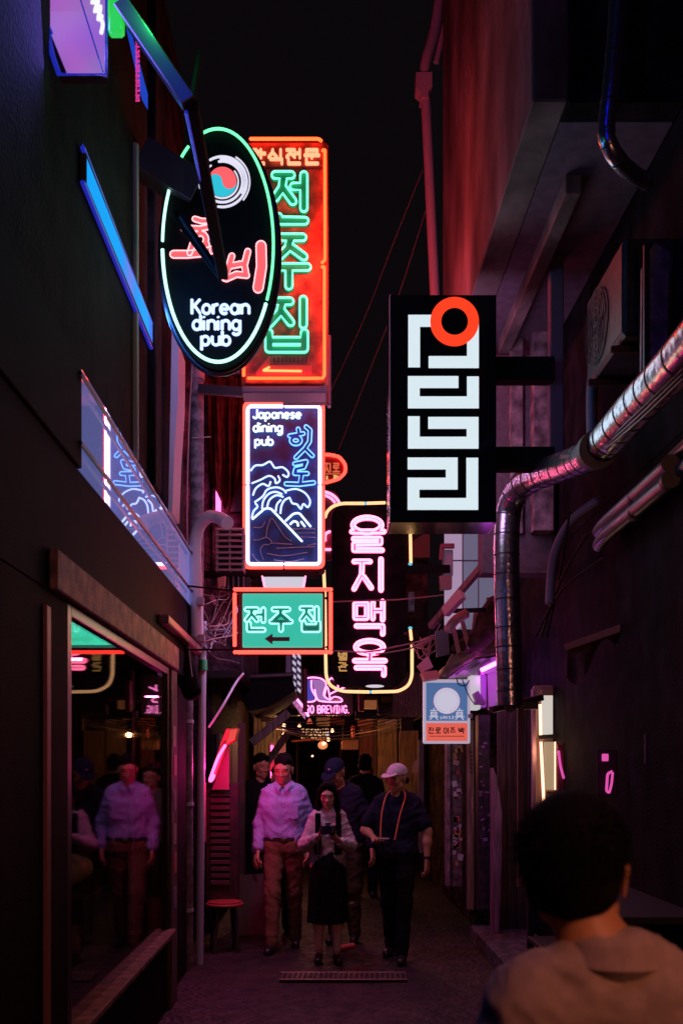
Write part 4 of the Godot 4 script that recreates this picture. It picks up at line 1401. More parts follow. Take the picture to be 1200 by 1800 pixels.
func sign_pink_arc() -> void:
	var d := 12.4
	var t := plane_at(d)
	var o := thing("pink_tube_sign", "pink neon tube sign mostly hidden between the blue sign and the beer hall sign", "sign", P(575, 985, d))
	part(o, "panel", M.new().slab(PackedVector2Array(rrect(530, 862, 597, 984, 20)), -.1, 0, t), mat("pink_board", lin(.1, .03, .06), .5))
	var pink := glow("neon_pink_soft", 3.2, .6, 1.1)
	part(o, "neon_tube", M.new().tube(lift(arc(562, 895, 36, 30, -95, -5, 14), t, .03), .018), pink)
	part(o, "neon_tube", M.new().tube(lift(arc(562, 895, 29, 24, -95, -25, 12), t, .03), .016), pink)
	part(o, "neon_tube", M.new().tube(lift(curve([Vector2(571, 952), Vector2(572, 940), Vector2(580, 935)], 5), t, .03), .018), pink)
	part(o, "neon_tube", M.new().tube(lift([Vector2(569, 967), Vector2(581, 967)], t, .03), .018), pink)
	part(o, "letter_face", M.new().slab(PackedVector2Array([Vector2(571, 953), Vector2(579, 937), Vector2(583, 938), Vector2(583, 966), Vector2(571, 966)]), 0, .01, t), mat("pink_face", lin(.5, .07, .14), .5))


func sign_brewing() -> void:
	var d := 14.5
	var t := plane_at(d)
	var o := thing("brewing_neon_sign", "pink and violet neon brewery sign with lettering ending in BREWING", "sign", P(575, 1258, d))
	var pink := glow("neon_magenta", 3.6, .72, 2.0)
	part(o, "panel", M.new().slab(PackedVector2Array(rrect(512, 1186, 620, 1258, 6)), -.08, 0, t), mat("brew_board", lin(.05, .015, .035), .5))
	part(o, "letters", lines_tubes(M.new(), word("RO BREWING.", 538, 1240.5, 13.0, .76), t, .02, .0085), pink)
	part(o, "violet_field", M.new().slab(PackedVector2Array([Vector2(548, 1194), Vector2(570, 1196), Vector2(571, 1216), Vector2(576, 1232), Vector2(556, 1231), Vector2(552, 1212)]), 0, .006, t), glow("field_violet", .34, .14, .42))
	part(o, "blue_field", M.new().slab(PackedVector2Array([Vector2(537, 1194), Vector2(546, 1196), Vector2(552, 1214), Vector2(551, 1231), Vector2(536, 1232)]), 0, .006, t), glow("field_blue", .06, .05, .42))
	part(o, "red_field", M.new().slab(PackedVector2Array([Vector2(580, 1230), Vector2(598, 1228), Vector2(598, 1234), Vector2(580, 1234)]), 0, .006, t), glow("field_red", .4, .06, .1))
	for w in [[Vector2(536, 1193), Vector2(550, 1191), Vector2(566, 1194), Vector2(573, 1203), Vector2(569, 1222), Vector2(580, 1231)], [Vector2(547, 1196), Vector2(548, 1212), Vector2(555, 1226), Vector2(551, 1233), Vector2(536, 1234)], [Vector2(553, 1212), Vector2(557, 1228), Vector2(566, 1233), Vector2(598, 1234), Vector2(599, 1228), Vector2(588, 1225), Vector2(580, 1230)], [Vector2(570, 1222), Vector2(575, 1207), Vector2(580, 1228)], [Vector2(580, 1220), Vector2(592, 1214), Vector2(606, 1208)], [Vector2(578, 1196), Vector2(583, 1192), Vector2(588, 1196)], [Vector2(594, 1204), Vector2(594, 1212)]]:
		part(o, "figure_tube", M.new().tube(lift(curve(w, 4), t, .02), .011, 6), pink)
	face_lamp(P(575, 1225, d) + Vector3(0, 0, .06), Vector2(.6, .02), Vector3(0, 0, 1), Color(1, .4, .75), .3)


func sign_poster() -> void:
	var d := 9.6
	var t := plane_at(d)
	var o := thing("poster_sign", "white framed poster sign, blue above with a white disc and red below", "sign", P(784, 1306, d))
	part(o, "frame", flat_box(744, 1194, 826, 1307, d, .09, .01), glow("poster_frame", .42, .34, .46))
	part(o, "blue_field", flat_box(748.5, 1200, 821, 1267, d - .003, .01, 0), glow("poster_blue", .055, .135, .31))
	part(o, "red_field", flat_box(748.5, 1271, 821, 1302.5, d - .003, .01, 0), glow("poster_red", .74, .11, .075))
	var disc := PackedVector2Array(arc(784.5, 1232, 23.5, 23.5, 0, 360, 40).slice(0, 40))
	part(o, "white_disc", M.new().slab(disc, .004, .008, t), glow("poster_white", .55, .52, .66))
	part(o, "disc_ring", fills(M.new(), [arc(784.5, 1232, 23.5, 23.5, 0, 360, 40)], .7, t, .0095, .004), glow("poster_ring", .2, .12, .3))
	var dots := M.new()
	for i in 30:
		var q := deg_to_rad(20 + i * 320 / 29.0 + 90)
		dots.add(M.new().box(t * Vector3(784.5 + 19.5 * cos(q), 1232 + 19.5 * sin(q), .009), Vector3(.006, .006, .002), Basis.IDENTITY, 0))
	part(o, "ring_lettering", dots, glow("poster_ring", .2, .12, .3))
	for x in [762.0, 807.0]:   # the two ideographs beside the disc
		var l := [[Vector2(x - 6, 1249), Vector2(x + 6, 1249)], [Vector2(x, 1245), Vector2(x, 1249)], [Vector2(x - 5, 1252), Vector2(x + 5, 1252), Vector2(x + 5, 1258), Vector2(x - 5, 1258), Vector2(x - 5, 1252)], [Vector2(x - 5, 1255), Vector2(x + 5, 1255)], [Vector2(x - 8, 1260), Vector2(x + 8, 1260)], [Vector2(x - 3, 1261), Vector2(x - 7, 1265)], [Vector2(x + 3, 1261), Vector2(x + 7, 1265)]]
		part(o, "ideograph", fills(M.new(), l, .75, t, .006, .004), glow("poster_white", .55, .52, .66))
	var k := 0
	for c in "소주의원조":
		part(o, "small_letter", fills(M.new(), hangul(c, Rect2(773 + k * 5.1, 1259, 3.9, 4.6)), .4, t, .005, .004), glow("poster_white", .55, .52, .66))
		k += 1
	var bl := mat("print_black", lin(.05, .006, .006), .6)
	k = 0
	for c in "진로이즈백":
		var x: float = [753.0, 765.0, 779.5, 790.5, 805.5][k]
		part(o, "letter", fills(M.new(), hangul(c, Rect2(x, 1279.5, 9, 9.5)), .85, t, .006, .004), bl)
		k += 1
	part(o, "small_print", flat_box(754, 1293.5, 815, 1294.6, d - .006, .002, 0), bl)
	part(o, "mount_strap", flat_box(822, 1255, 830, 1262, d - .01, .1, .002), mat("trim_pale", lin(.5, .46, .5), .3, .4))
	part(o, "cord", M.new().tube(curve([P(802, 1192, d - .02), P(806, 1203, d - .03), P(818, 1205, d - .03), P(824, 1196, d - .02)], 5), .006, 5), mat("sign_black", lin(.01, .01, .01)))
	part(o, "cord", M.new().tube(curve([P(812, 1194, d - .02), P(820, 1216, d - .04), P(829, 1232, d - .02), P(834, 1237, d)], 5), .005, 5), mat("sign_black", lin(.01, .01, .01)))
	face_lamp(P(784, 1250, d) + Vector3(0, 0, .05), Vector2(.35, .5), Vector3(0, 0, 1), Color(.9, .6, .8), .05)


# near the top left: a violet lit box, a green one and the canopy rail they hang from
func signs_top_left() -> void:
	var d := 4.0
	var t := plane_at(d)
	var o := thing("violet_lightbox_sign", "violet lit box sign with blue edges and white script, at the top left", "sign", P(140, 132, d))
	var img := Image.create(96, 128, false, Image.FORMAT_RGB8)
	for y in 128:
		for x in 96:
			img.set_pixel(x, y, Color(.62 + .04 * sin(x * .05), .41 + .03 * sin(y * .04 + x * .03), .8 + .03 * sin(y * .04)))
	var m := StandardMaterial3D.new()
	m.resource_name = "violet_print"
	m.albedo_color = lin(.02, .02, .02)
	m.emission_enabled = true
	m.emission_operator = BaseMaterial3D.EMISSION_OP_MULTIPLY
	m.emission = Color.WHITE
	m.emission_texture = ImageTexture.create_from_image(img)
	m.emission_energy_multiplier = .95
	part(o, "case", M.new().slab(PackedVector2Array([Vector2(40, -160), Vector2(188, -160), Vector2(187, 132), Vector2(104, 132), Vector2(88, 64), Vector2(92, 60), Vector2(62, -10)]), -.05, -.002, t), mat("case_dark", lin(.05, .03, .04)))
	part(o, "blue_outline", M.new().tube(lift([Vector2(62, -10), Vector2(92, 60), Vector2(88, 64), Vector2(104, 132), Vector2(187, 132), Vector2(188, -60)], t, .004), .006, 5), glow("edge_blue", .01, .018, .36))
	var pm := M.new()
	for q in [[Vector2(48, -155), Vector2(185, -155), Vector2(185, 20), Vector2(74, 20)], [Vector2(74, 20), Vector2(185, 20), Vector2(185, 129), Vector2(118, 129)]]:
		pm.uvquad(t * Vector3(q[0].x, q[0].y, 0), t * Vector3(q[1].x, q[1].y, 0), t * Vector3(q[2].x, q[2].y, 0), t * Vector3(q[3].x, q[3].y, 0))
	part(o, "panel", pm, m)
	part(o, "panel_seam", M.new().bar(t * Vector3(136, -20, .006), t * Vector3(182, 128, .006), .006, .01, Vector3(0, 0, 1)), glow("edge_blue", .01, .018, .36))
	part(o, "blue_rail", M.new().bar(P(52, -20, d), P(104, 130, d), .02, .03, Vector3(0, 0, 1)), glow("edge_blue", .01, .018, .36))
	part(o, "script", lines_tubes(M.new(), [curve([Vector2(160, -12), Vector2(170, -4), Vector2(163, 8), Vector2(174, 4), Vector2(168, 24), Vector2(178, 14), Vector2(174, 38), Vector2(181, 30)], 4), curve([Vector2(178, 34), Vector2(182, 46), Vector2(179, 62)], 4)], t, .01, .008), glow("script_white", .95, .95, 1.0))
	face_lamp(P(140, 40, d) + Vector3(0, 0, .08), Vector2(.3, .5), Vector3(.5, -.2, 1), Color(.5, .42, 1), .6)
	var g := thing("green_lightbox", "small bright green lit box beside the violet sign at the top", "sign", P(202, 55, d))
	part(g, "box", flat_box(189, -120, 216, 54, d - .02, .05, .01), glow("panel_green", .02, .62, .07))
	lamp(P(222, 30, d) + Vector3(.12, 0, .05), Color(.2, 1, .45), .06)
	var r := thing("canopy_rail", "dark metal canopy rail with blue lit edge running in front of the oval sign", "rail", P(330, 186, d))
	var steel := mat("rail_steel", lin(.24, .26, .28), .35, .7)
	part(r, "cross_rail", M.new().bar(P(212, 6, d), P(332, 182, d), .06, .05, Vector3(0, 0, 1)), steel)
	part(r, "long_rail", M.new().bar(P(336, 184, d), P(392, 484, 5.4), .055, .05), mat("rail_dark", lin(.014, .014, .022), .85))
	part(r, "blue_edge", M.new().bar(P(327, 196, d), P(388, 484, 5.4), .012, .014), glow("edge_blue", .01, .018, .36))
	part(r, "brace", M.new().bar(P(318, 378, 5.2), P(388, 482, 5.35), .02, .03), mat("rail_dark", lin(.014, .014, .022), .85))
	part(r, "hanger", M.new().bar(P(336, 184, d), P(352, 90, 4.3), .02, .02), mat("rail_dark", lin(.014, .014, .022), .85))
	var b := thing("blue_blade_sign", "thin blue blade sign with tiny magenta lettering under the green rail", "sign", P(240, 186, 4.6))
	part(b, "blade", M.new().slab(PackedVector2Array([Vector2(219, 36), Vector2(227, 40), Vector2(258, 158), Vector2(258, 186), Vector2(248, 168), Vector2(236, 112)]), -.03, 0, plane_at(4.6)), glow("blade_blue", .01, .05, .5))
	var lt := M.new()
	for i in 13:   # too small to read: one ring and one bar for each letter
		lt.tube(lift(arc(243, 74 + i * 8.6, 2.6, 2.6, 0, 250 if i % 3 else 360, 8), plane_at(4.6), .012), .003, 5)
		lt.tube(lift([Vector2(239.5, 77.4 + i * 8.6), Vector2(246.5, 77.0 + i * 8.6)], plane_at(4.6), .012), .003, 5)
	part(b, "lettering", lt, glow("print_magenta", .75, .03, .3))


func blue_reflection_strip() -> void:
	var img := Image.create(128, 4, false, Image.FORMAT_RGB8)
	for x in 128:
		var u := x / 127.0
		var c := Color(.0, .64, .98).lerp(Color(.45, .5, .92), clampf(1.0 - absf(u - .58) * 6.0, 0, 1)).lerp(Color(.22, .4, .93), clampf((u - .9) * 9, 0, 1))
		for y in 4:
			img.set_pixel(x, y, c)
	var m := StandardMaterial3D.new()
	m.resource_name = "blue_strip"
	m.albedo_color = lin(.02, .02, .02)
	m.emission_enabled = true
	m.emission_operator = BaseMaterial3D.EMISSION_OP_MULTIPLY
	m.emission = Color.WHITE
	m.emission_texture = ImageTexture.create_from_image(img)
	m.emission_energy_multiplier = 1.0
	var o := thing("blue_reflection_strip", "long blue window reflection painted as a glowing strip along the upper left wall", "sign", Vector3(-1.08, 4.36, -5.3))
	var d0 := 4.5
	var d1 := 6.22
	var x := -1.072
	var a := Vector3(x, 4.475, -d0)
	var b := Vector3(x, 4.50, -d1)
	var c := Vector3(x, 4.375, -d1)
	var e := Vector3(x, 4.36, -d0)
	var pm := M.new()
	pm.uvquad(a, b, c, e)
	part(o, "glowing_reflection", pm, m)  # a blue sign's reflection in the window strip, painted as glow
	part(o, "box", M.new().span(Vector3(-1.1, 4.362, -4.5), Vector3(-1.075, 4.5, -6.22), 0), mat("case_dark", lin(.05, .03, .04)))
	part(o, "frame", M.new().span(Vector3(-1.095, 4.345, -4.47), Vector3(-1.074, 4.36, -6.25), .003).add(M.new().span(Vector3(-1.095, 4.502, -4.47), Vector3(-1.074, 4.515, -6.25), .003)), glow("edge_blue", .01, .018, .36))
	face_lamp(Vector3(-1.02, 4.43, -5.35), Vector2(1.6, .08), Vector3(1, -.1, 0), Color(.3, .6, 1), .9)  # light added to go with the painted reflection
	var s := thing("blue_lamp", "small blue lamp just above the blue strip's near end", "lamp", Vector3(x, 4.57, -4.5))
	part(s, "lamp_face", M.new().slab(PackedVector2Array([Vector2(142, 246), Vector2(152, 264), Vector2(143, 264)]), -.01, 0, plane_at(4.53)), glow("blade_blue", .01, .05, .5))


# ------------------------------------------------------------------ the alley
func planks(parent: Node, called: String, a: Vector3, along: Vector3, up: Vector3, count: int, thick: Vector3, ms: Array, gap := .006) -> void:   # boards side by side, each a part
	var w := along.length() / count
	var n := along.normalized()
	for i in count:
		var c := a + n * w * (i + .5) + up * .5 + thick * (.5 + rng.randf_range(-.12, .12))
		var b := Basis(n, up.normalized(), n.cross(up.normalized()))
		part(parent, called, M.new().box(c, Vector3(w - gap, up.length() * rng.randf_range(.985, 1.0), thick.length()), b, .003), ms[rng.randi() % ms.size()])


func ac_unit(at: Vector3, label: String, facing := 90.0) -> Node3D:   # base centre; facing in degrees about up, 0 looks to +z
	var o := thing("outdoor_unit", label, "air conditioner", at, "air conditioner units on the alley walls")
	var b := Basis(Vector3.UP, deg_to_rad(facing))
	var t := Transform3D(b, at)
	var shell := mat("unit_shell_dark", lin(.055, .045, .065), .5, 0, T_GRIME, Vector3(1.3, 1.3, 1.3))
	part(o, "casing", M.new().box(t * Vector3(0, .28, 0), Vector3(.8, .56, .3), b, .02), shell)
	part(o, "fan_well", M.new().cyl(t * Vector3(-.12, .28, .151), t * Vector3(-.12, .28, .156), .225, .225, 26), mat("unit_dark", lin(.015, .015, .018), .6))
	for r in [.07, .11, .15, .19, .225]:
		part(o, "grille_ring", M.new().tube(lift(arc(-.12, .28, r, r, 0, 360, 26).slice(0, 26), t, .172), .0035, 5, true), shell)
	for i in 8:
		var q := TAU * i / 8
		part(o, "grille_bar", M.new().tube([t * Vector3(-.12 + .03 * cos(q), .28 + .03 * sin(q), .17), t * Vector3(-.12 + .23 * cos(q), .28 + .23 * sin(q), .168)], .0035, 5), shell)
	for i in 3:
		var q := TAU * i / 3 + .4
		part(o, "fan_blade", M.new().box(t * Vector3(-.12 + .11 * cos(q), .28 + .11 * sin(q), .158), Vector3(.16, .09, .004), b * Basis(Vector3(0, 0, 1), q), .001), mat("unit_blade", lin(.06, .06, .07), .5))
	part(o, "side_panel", M.new().box(t * Vector3(.29, .28, .152), Vector3(.18, .5, .006), b, .002), shell)
	for x in [-.25, .25]:
		part(o, "bracket", M.new().box(t * Vector3(x, -.02, 0), Vector3(.03, .04, .36), b), mat("rust", lin(.12, .05, .03), .8))
	return o


func cable(pts: Array, r: float, label: String, m: Material = null) -> void:
	single("cable", M.new().tube(curve(pts, 7), r, 5), m if m else mat("cable_black", lin(.015, .013, .014), .6), label, "cable", "cables slung across the alley")


func left_side() -> void:
	var dark := mat("left_plaster", lin(.024, .018, .02), .85, 0, T_GRIME, Vector3(.45, .45, .45), N_FINE, .2)
	var darker := mat("shopfront_paint", lin(.006, .0045, .0045), .8, 0, T_GRIME, Vector3(.8, .8, .8), N_FINE, .15)
	var b := thing("shop_building", "dark two-storey shop building on the left with a big window and a mirrored strip window", "building", Vector3(-1.4, 0, -4))
	var wood := mat("post_wood", lin(.15, .09, .07), .7, 0, T_STREAK, Vector3(3.0, .22, 3.0), N_ROUGH, .8)
	var rust := mat("rusty_fascia", lin(.36, .19, .095), .65, .1, T_GRIME, Vector3(1.1, 1.1, 1.1), N_FINE, .4)
	part(b, "pier", M.new().span(Vector3(-1.4, 0, 2.5), Vector3(-1.1, 2.43, -4.28)), darker)
	part(b, "door_trim", M.new().span(Vector3(-1.12, .05, -3.9), Vector3(-1.085, 2.36, -3.96), .004), mat("trim_red", lin(.22, .08, .06), .5))
	part(b, "door_trim", M.new().span(Vector3(-1.12, .05, -2.9), Vector3(-1.085, 2.36, -2.96), .004), mat("trim_red", lin(.22, .08, .06), .5))
	part(b, "wall_below_window", M.new().span(Vector3(-1.4, 0, -4.28), Vector3(-1.115, .54, -7.08)), darker)
	part(b, "sill", M.new().span(Vector3(-1.2, .54, -4.28), Vector3(-1.05, .58, -7.08), .008), rust)
	part(b, "window_frame", M.new().span(Vector3(-1.15, .58, -4.27), Vector3(-1.1, 2.43, -4.34), .004).add(M.new().span(Vector3(-1.15, .58, -7.0), Vector3(-1.1, 2.43, -7.06), .004)).add(M.new().span(Vector3(-1.15, 2.38, -4.34), Vector3(-1.1, 2.43, -7.0), .004)), mat("frame_black", lin(.008, .007, .008), .4))
	var glass := StandardMaterial3D.new()
	glass.resource_name = "shop_glass"
	glass.transparency = BaseMaterial3D.TRANSPARENCY_ALPHA
	glass.albedo_color = Color(.1, .09, .1, .16)
	glass.roughness = .02
	glass.metallic_specular = .3
	part(b, "pane", M.new().span(Vector3(-1.128, .585, -4.345), Vector3(-1.12, 2.378, -6.998), 0), glass)
	part(b, "end_post", M.new().span(Vector3(-1.3, 0, -7.08), Vector3(-1.085, 2.43, -7.36), .01), wood)
	for i in 6:
		part(b, "wall_notice", M.new().box(Vector3(-1.083, 1.95 - .23 * i + rng.randf_range(-.03, .03), -7.22 + rng.randf_range(-.03, .03)), Vector3(.004, .15, .14), Basis(Vector3(1, 0, 0), rng.randf_range(-.08, .08)), 0), mat("notice_%d" % (i % 3), [lin(.3, .22, .2), lin(.35, .09, .07), lin(.16, .12, .18)][i % 3], .7))
	part(b, "end_wall", M.new().span(Vector3(-1.4, 0, -7.36), Vector3(-1.16, 3.06, -8.5)), dark)
	part(b, "lintel", M.new().span(Vector3(-1.4, 2.43, 2.5), Vector3(-1.1, 3.06, -8.5)), darker)
	part(b, "rusty_beam", M.new().span(Vector3(-1.1, 2.435, -3.98), Vector3(-1.065, 2.6, -7.3), .006), rust)
	part(b, "upper_beam", M.new().span(Vector3(-1.1, 2.68, -6.6), Vector3(-1.03, 2.74, -8.4), .008), mat("trim_red", lin(.22, .08, .06), .5))
	# interior behind the pane
	var room := mat("shop_room", lin(.03, .02, .018), .8)
	part(b, "room_wall", M.new().span(Vector3(-4.0, 0, -4.1), Vector3(-3.9, 2.8, -7.2)).add(M.new().span(Vector3(-3.9, 0, -4.05), Vector3(-1.41, 2.8, -4.15))).add(M.new().span(Vector3(-3.9, 0, -7.2), Vector3(-1.41, 2.8, -7.3))), room)
	part(b, "room_ceiling", M.new().span(Vector3(-3.9, 2.7, -4.15), Vector3(-1.41, 2.79, -7.2)), room)
	# mirrored strip window
	var film := mat("window_film", lin(.55, .5, .7), .012, .55)
	film.emission_enabled = true   # glow added to the film for its lilac brightness, no lit room behind
	film.emission = lin(.28, .34, 1.0)
	film.emission_energy_multiplier = .24
	part(b, "strip_pane", M.new().span(Vector3(-1.13, 3.06, -4.46), Vector3(-1.1, 3.53, -8.5), .0), film)
	for y in [3.15, 3.46]:
		part(b, "strip_rail", M.new().span(Vector3(-1.085, y, -4.4), Vector3(-1.07, y + .018, -8.52), .002), mat("frame_black", lin(.008, .007, .008), .4))
	part(b, "strip_end", M.new().span(Vector3(-1.14, 3.06, 2.5), Vector3(-1.085, 3.53, -4.46), .004), darker)
	part(b, "upper_wall", M.new().span(Vector3(-1.4, 3.53, 2.5), Vector3(-1.1, 9.5, -6.2)), dark)
	part(b, "upper_wall", M.new().span(Vector3(-1.5, 3.53, -6.2), Vector3(-1.2, 7.5, -8.5)), dark)
	part(b, "corner_pilaster", M.new().span(Vector3(-1.25, 3.5, -6.26), Vector3(-1.06, 9.5, -6.5), .01), dark)
	part(b, "window_recess", M.new().span(Vector3(-1.22, 3.9, -6.7), Vector3(-1.19, 5.6, -7.05), .004), mat("frame_black", lin(.008, .007, .008), .4))
	part(b, "roof", M.new().span(Vector3(-4.2, 9.5, 2.5), Vector3(-1.0, 9.65, -6.5)).add(M.new().span(Vector3(-4.2, 3.0, 2.5), Vector3(-4.0, 9.5, -6.5))), dark)
	var grey := mat("pipe_grey", lin(.4, .36, .4), .45)
	single("downpipe", M.new().cyl(Vector3(-1.095, 3.5, -5.75), Vector3(-1.095, 4.344, -5.75), .024).cyl(Vector3(-1.095, 4.516, -5.75), Vector3(-1.095, 5.32, -5.75), .024), grey, "thin grey downpipe on the upper left wall beside the blue strip", "pipe")
	var ps := thing("edge_on_banner", "thin pale banner seen edge-on below the oval sign", "sign", P(306, 900, 7.2))
	part(ps, "panel", M.new().slab(PackedVector2Array([Vector2(302, 578), Vector2(314, 602), Vector2(313, 700), Vector2(307, 790), Vector2(303, 900), Vector2(296, 900), Vector2(300, 700)]), -.35, 0, plane_at(7.2)), mat("banner_pale", lin(.62, .52, .68), .6))
	# pipes at the corner
	var big := thing("drainpipe", "fat grey drainpipe on the left between the oval sign and the white elbow pipe", "pipe", P(346, 1110, 8.3))
	part(big, "pipe", M.new().cyl(P(346, 640, 8.3), P(346, 1110, 8.3), .057, -1, 18), mat("pipe_lavender", lin(.55, .5, .6), .5, 0, T_GRIME, Vector3(1.5, 1.5, 1.5)))
	part(big, "collar", M.new().cyl(P(346, 655, 8.3), P(346, 668, 8.3), .066, -1, 18), grey)
	part(big, "wire_tie", M.new().tube([P(337, 770, 8.22), P(350, 769, 8.2), P(371, 768, 8.25)], .004, 5), mat("wire_pale", lin(.6, .55, .6), .4))
	var elbow_pipe := thing("vent_pipe", "white plastic vent pipe that bends over at the top, beside the drainpipe", "pipe", P(346, 1120, 8.15))
	part(elbow_pipe, "pipe", M.new().tube(curve([P(347, 1120, 8.15), P(345, 1030, 8.15), P(343, 960, 8.15), P(349, 928, 8.12), P(366, 909, 8.05), P(384, 910, 8.0), P(396, 917, 7.9)], 6), .05, 14), mat("pvc_white", lin(.72, .7, .74), .4))
	part(elbow_pipe, "mouth", M.new().cyl(P(391, 914, 7.94), P(400, 919.5, 7.86), .054, -1, 16), mat("pvc_white", lin(.72, .7, .74), .4))
	cable([P(338, 640, 8.2), P(332, 760, 8.2), P(329, 900, 8.2), P(331, 1010, 8.2)], .006, "pale thin cable hanging just left of the fat drainpipe", mat("wire_pale", lin(.6, .55, .6), .4))
	var low := thing("drainpipe", "dull red-lit drainpipe standing on the ground beside the shop window", "pipe", Vector3(-1.165, 0, -8.45))
	part(low, "pipe", M.new().cyl(Vector3(-1.165, 0, -8.45), Vector3(-1.165, 2.3, -8.45), .052, -1, 16), mat("pipe_rose", lin(.36, .24, .27), .5, 0, T_GRIME, Vector3(1.5, 1.5, 1.5)))
	for y in [.5, 1.4, 2.1]:
		part(low, "clamp", M.new().cyl(Vector3(-1.165, y, -8.45), Vector3(-1.165, y + .03, -8.45), .058, -1, 16), grey)
	var slim := thing("conduit", "slim dark conduit with a green tape mark, running up past the white elbow pipe", "pipe", Vector3(-1.08, 0, -8.7))
	part(slim, "tube", M.new().cyl(Vector3(-1.09, 0, -8.7), Vector3(-1.06, 3.0, -8.7), .034, -1, 12), mat("pipe_grey", lin(.4, .36, .4), .45))
	part(slim, "tape", M.new().cyl(P(357, 1160, 8.66), P(357, 1178, 8.66), .037, -1, 12), mat("tape_green", lin(.04, .35, .1), .5))
	for e in [[352, 1048, 16], [354, 1114, 15]]:
		var k := thing("meter_box", "pale meter box on the left corner, %s" % ("upper of two" if e[1] < 1100 else "lower of two"), "box", P(e[0], e[1] + e[2], 8.1))
		part(k, "casing", flat_box(e[0] - 6, e[1], e[0] + 6, e[1] + e[2], 8.05, .06, .008), mat("unit_shell", lin(.42, .4, .44), .5))
		part(k, "lid", flat_box(e[0] - 5, e[1] + 1.5, e[0] + 5, e[1] + e[2] - 1.5, 8.04, .012, .002), mat("pipe_grey", lin(.4, .36, .4), .45))
	var roll := thing("rolled_awning", "black rolled cloth awning hanging at the end of the rusty beam", "awning", P(330, 1235, 8.0))
	part(roll, "cloth_roll", M.new().add(nets([[P(318, 1150, 7.9), P(336, 1215, 7.9), .085, .075], [P(330, 1175, 7.9), P(341, 1212, 7.85), .06, .055], [P(316, 1135, 7.9), P(312, 1195, 7.9), .05, .035]], .014, .04)), mat("awning_black", lin(.012, .011, .012), .85, 0, null, Vector3.ONE, null))
	part(roll, "cord", M.new().tube([P(330, 1130, 7.85), P(333, 1150, 7.8), P(338, 1190, 7.76)], .006, 5), mat("wire_pale", lin(.6, .55, .6), .4))
	var bag := thing("paper_bag", "crumpled tan bag on a stand behind the shop window", "bag", Vector3(-1.7, 0, -6.4))
	part(bag, "bag", nets([[Vector3(-1.72, 1.02, -6.3), Vector3(-1.6, 1.06, -6.55), .1, .08], [Vector3(-1.8, .98, -6.2), Vector3(-1.7, 1.08, -6.4), .07, .06], [Vector3(-1.62, 1.12, -6.45), Vector3(-1.62, 1.14, -6.4), .05, .03]], .014, .03), mat("bag_tan", lin(.45, .33, .2), .8, 0, null, Vector3.ONE, null))
	part(bag, "stand", M.new().span(Vector3(-2.0, 0, -6.0), Vector3(-1.45, .93, -6.7)), room)

	# second left block, farther in
	var b2 := thing("left_far_building", "low old building on the left behind the drainpipes, with a magenta-lit doorway", "building", Vector3(-1.6, 0, -12))
	var old := mat("old_plaster", lin(.2, .13, .14), .85, 0, T_GRIME, Vector3(.6, .6, .6), N_ROUGH, .8)
	part(b2, "front_wall", M.new().span(Vector3(-1.6, 0, -10.4), Vector3(-1.17, 2.7, -22)), mat("old_wall_dark", lin(.05, .03, .03), .8, 0, T_GRIME, Vector3(.6, .6, .6), N_ROUGH, .8))
	part(b2, "door_post", M.new().span(P(418, 1270, 10.4) + Vector3(0, 0, .02), Vector3(-.83, 0, -10.5), .008), mat("post_dark", lin(.07, .03, .025), .7))
	part(b2, "upper_wall", M.new().span(Vector3(-2.4, 2.7, -10.6), Vector3(-.86, 6.2, -13)), mat("wall_rose", lin(.3, .16, .22), .85, 0, T_GRIME, Vector3(.6, .6, .6), N_ROUGH, .8))
	part(b2, "pilaster", M.new().span(P(374, 830, 10.55), P(398, 1010, 10.5)), old)
	part(b2, "window", M.new().span(P(404, 700, 10.58), P(425, 900, 10.55), .004), mat("frame_black", lin(.008, .007, .008), .4))
	part(b2, "eave", M.new().span(Vector3(-1.5, 2.62, -10.0), Vector3(-.85, 2.7, -14), .01), mat("eave_dark", lin(.03, .02, .02), .8))
	part(b2, "back_wall", M.new().span(Vector3(-2.4, 0, -8.6), Vector3(-1.7, 6, -10.7)), mat("old_wall_dark", lin(.05, .03, .03), .8))
	var boards := [mat("board_pale", lin(.42, .34, .3), .7, 0, T_STREAK, Vector3(3.0, .22, 3.0)), mat("board_tan", lin(.34, .25, .19), .7, 0, T_STREAK, Vector3(3.0, .22, 3.0))]
	planks(b2, "plank", P(446, 1352, 15.5), P(494, 1352, 15.5) - P(446, 1352, 15.5), Vector3(0, .95, 0), 7, Vector3(0, 0, .05), boards)
	planks(b2, "plank", Vector3(-1.16, .2, -10.7), Vector3(0, 0, -3.2), Vector3(0, 1.9, 0), 12, Vector3(.04, 0, 0), [mat("board_dark", lin(.09, .05, .045), .7, 0, T_STREAK, Vector3(3.0, .22, 3.0))])
	single("plank_brace", M.new().bar(P(442, 1306, 12), P(508, 1252, 12), .07, .1), mat("brace_wood", lin(.36, .27, .24), .7, 0, T_STREAK, Vector3(3.0, .22, 3.0)), "grey slanting timber brace left of the brewery sign", "timber")
	single("plank_brace", M.new().bar(P(470, 1340, 13), P(505, 1290, 13), .06, .09), mat("brace_wood", lin(.36, .27, .24), .7, 0, T_STREAK, Vector3(3.0, .22, 3.0)), "darker second timber brace just below the grey one", "timber")
	var tp := thing("tarp", "dark red cloth tarp hung in folds left of the blue neon sign", "tarp", P(392, 920, 10.3))
	var tm := M.new()
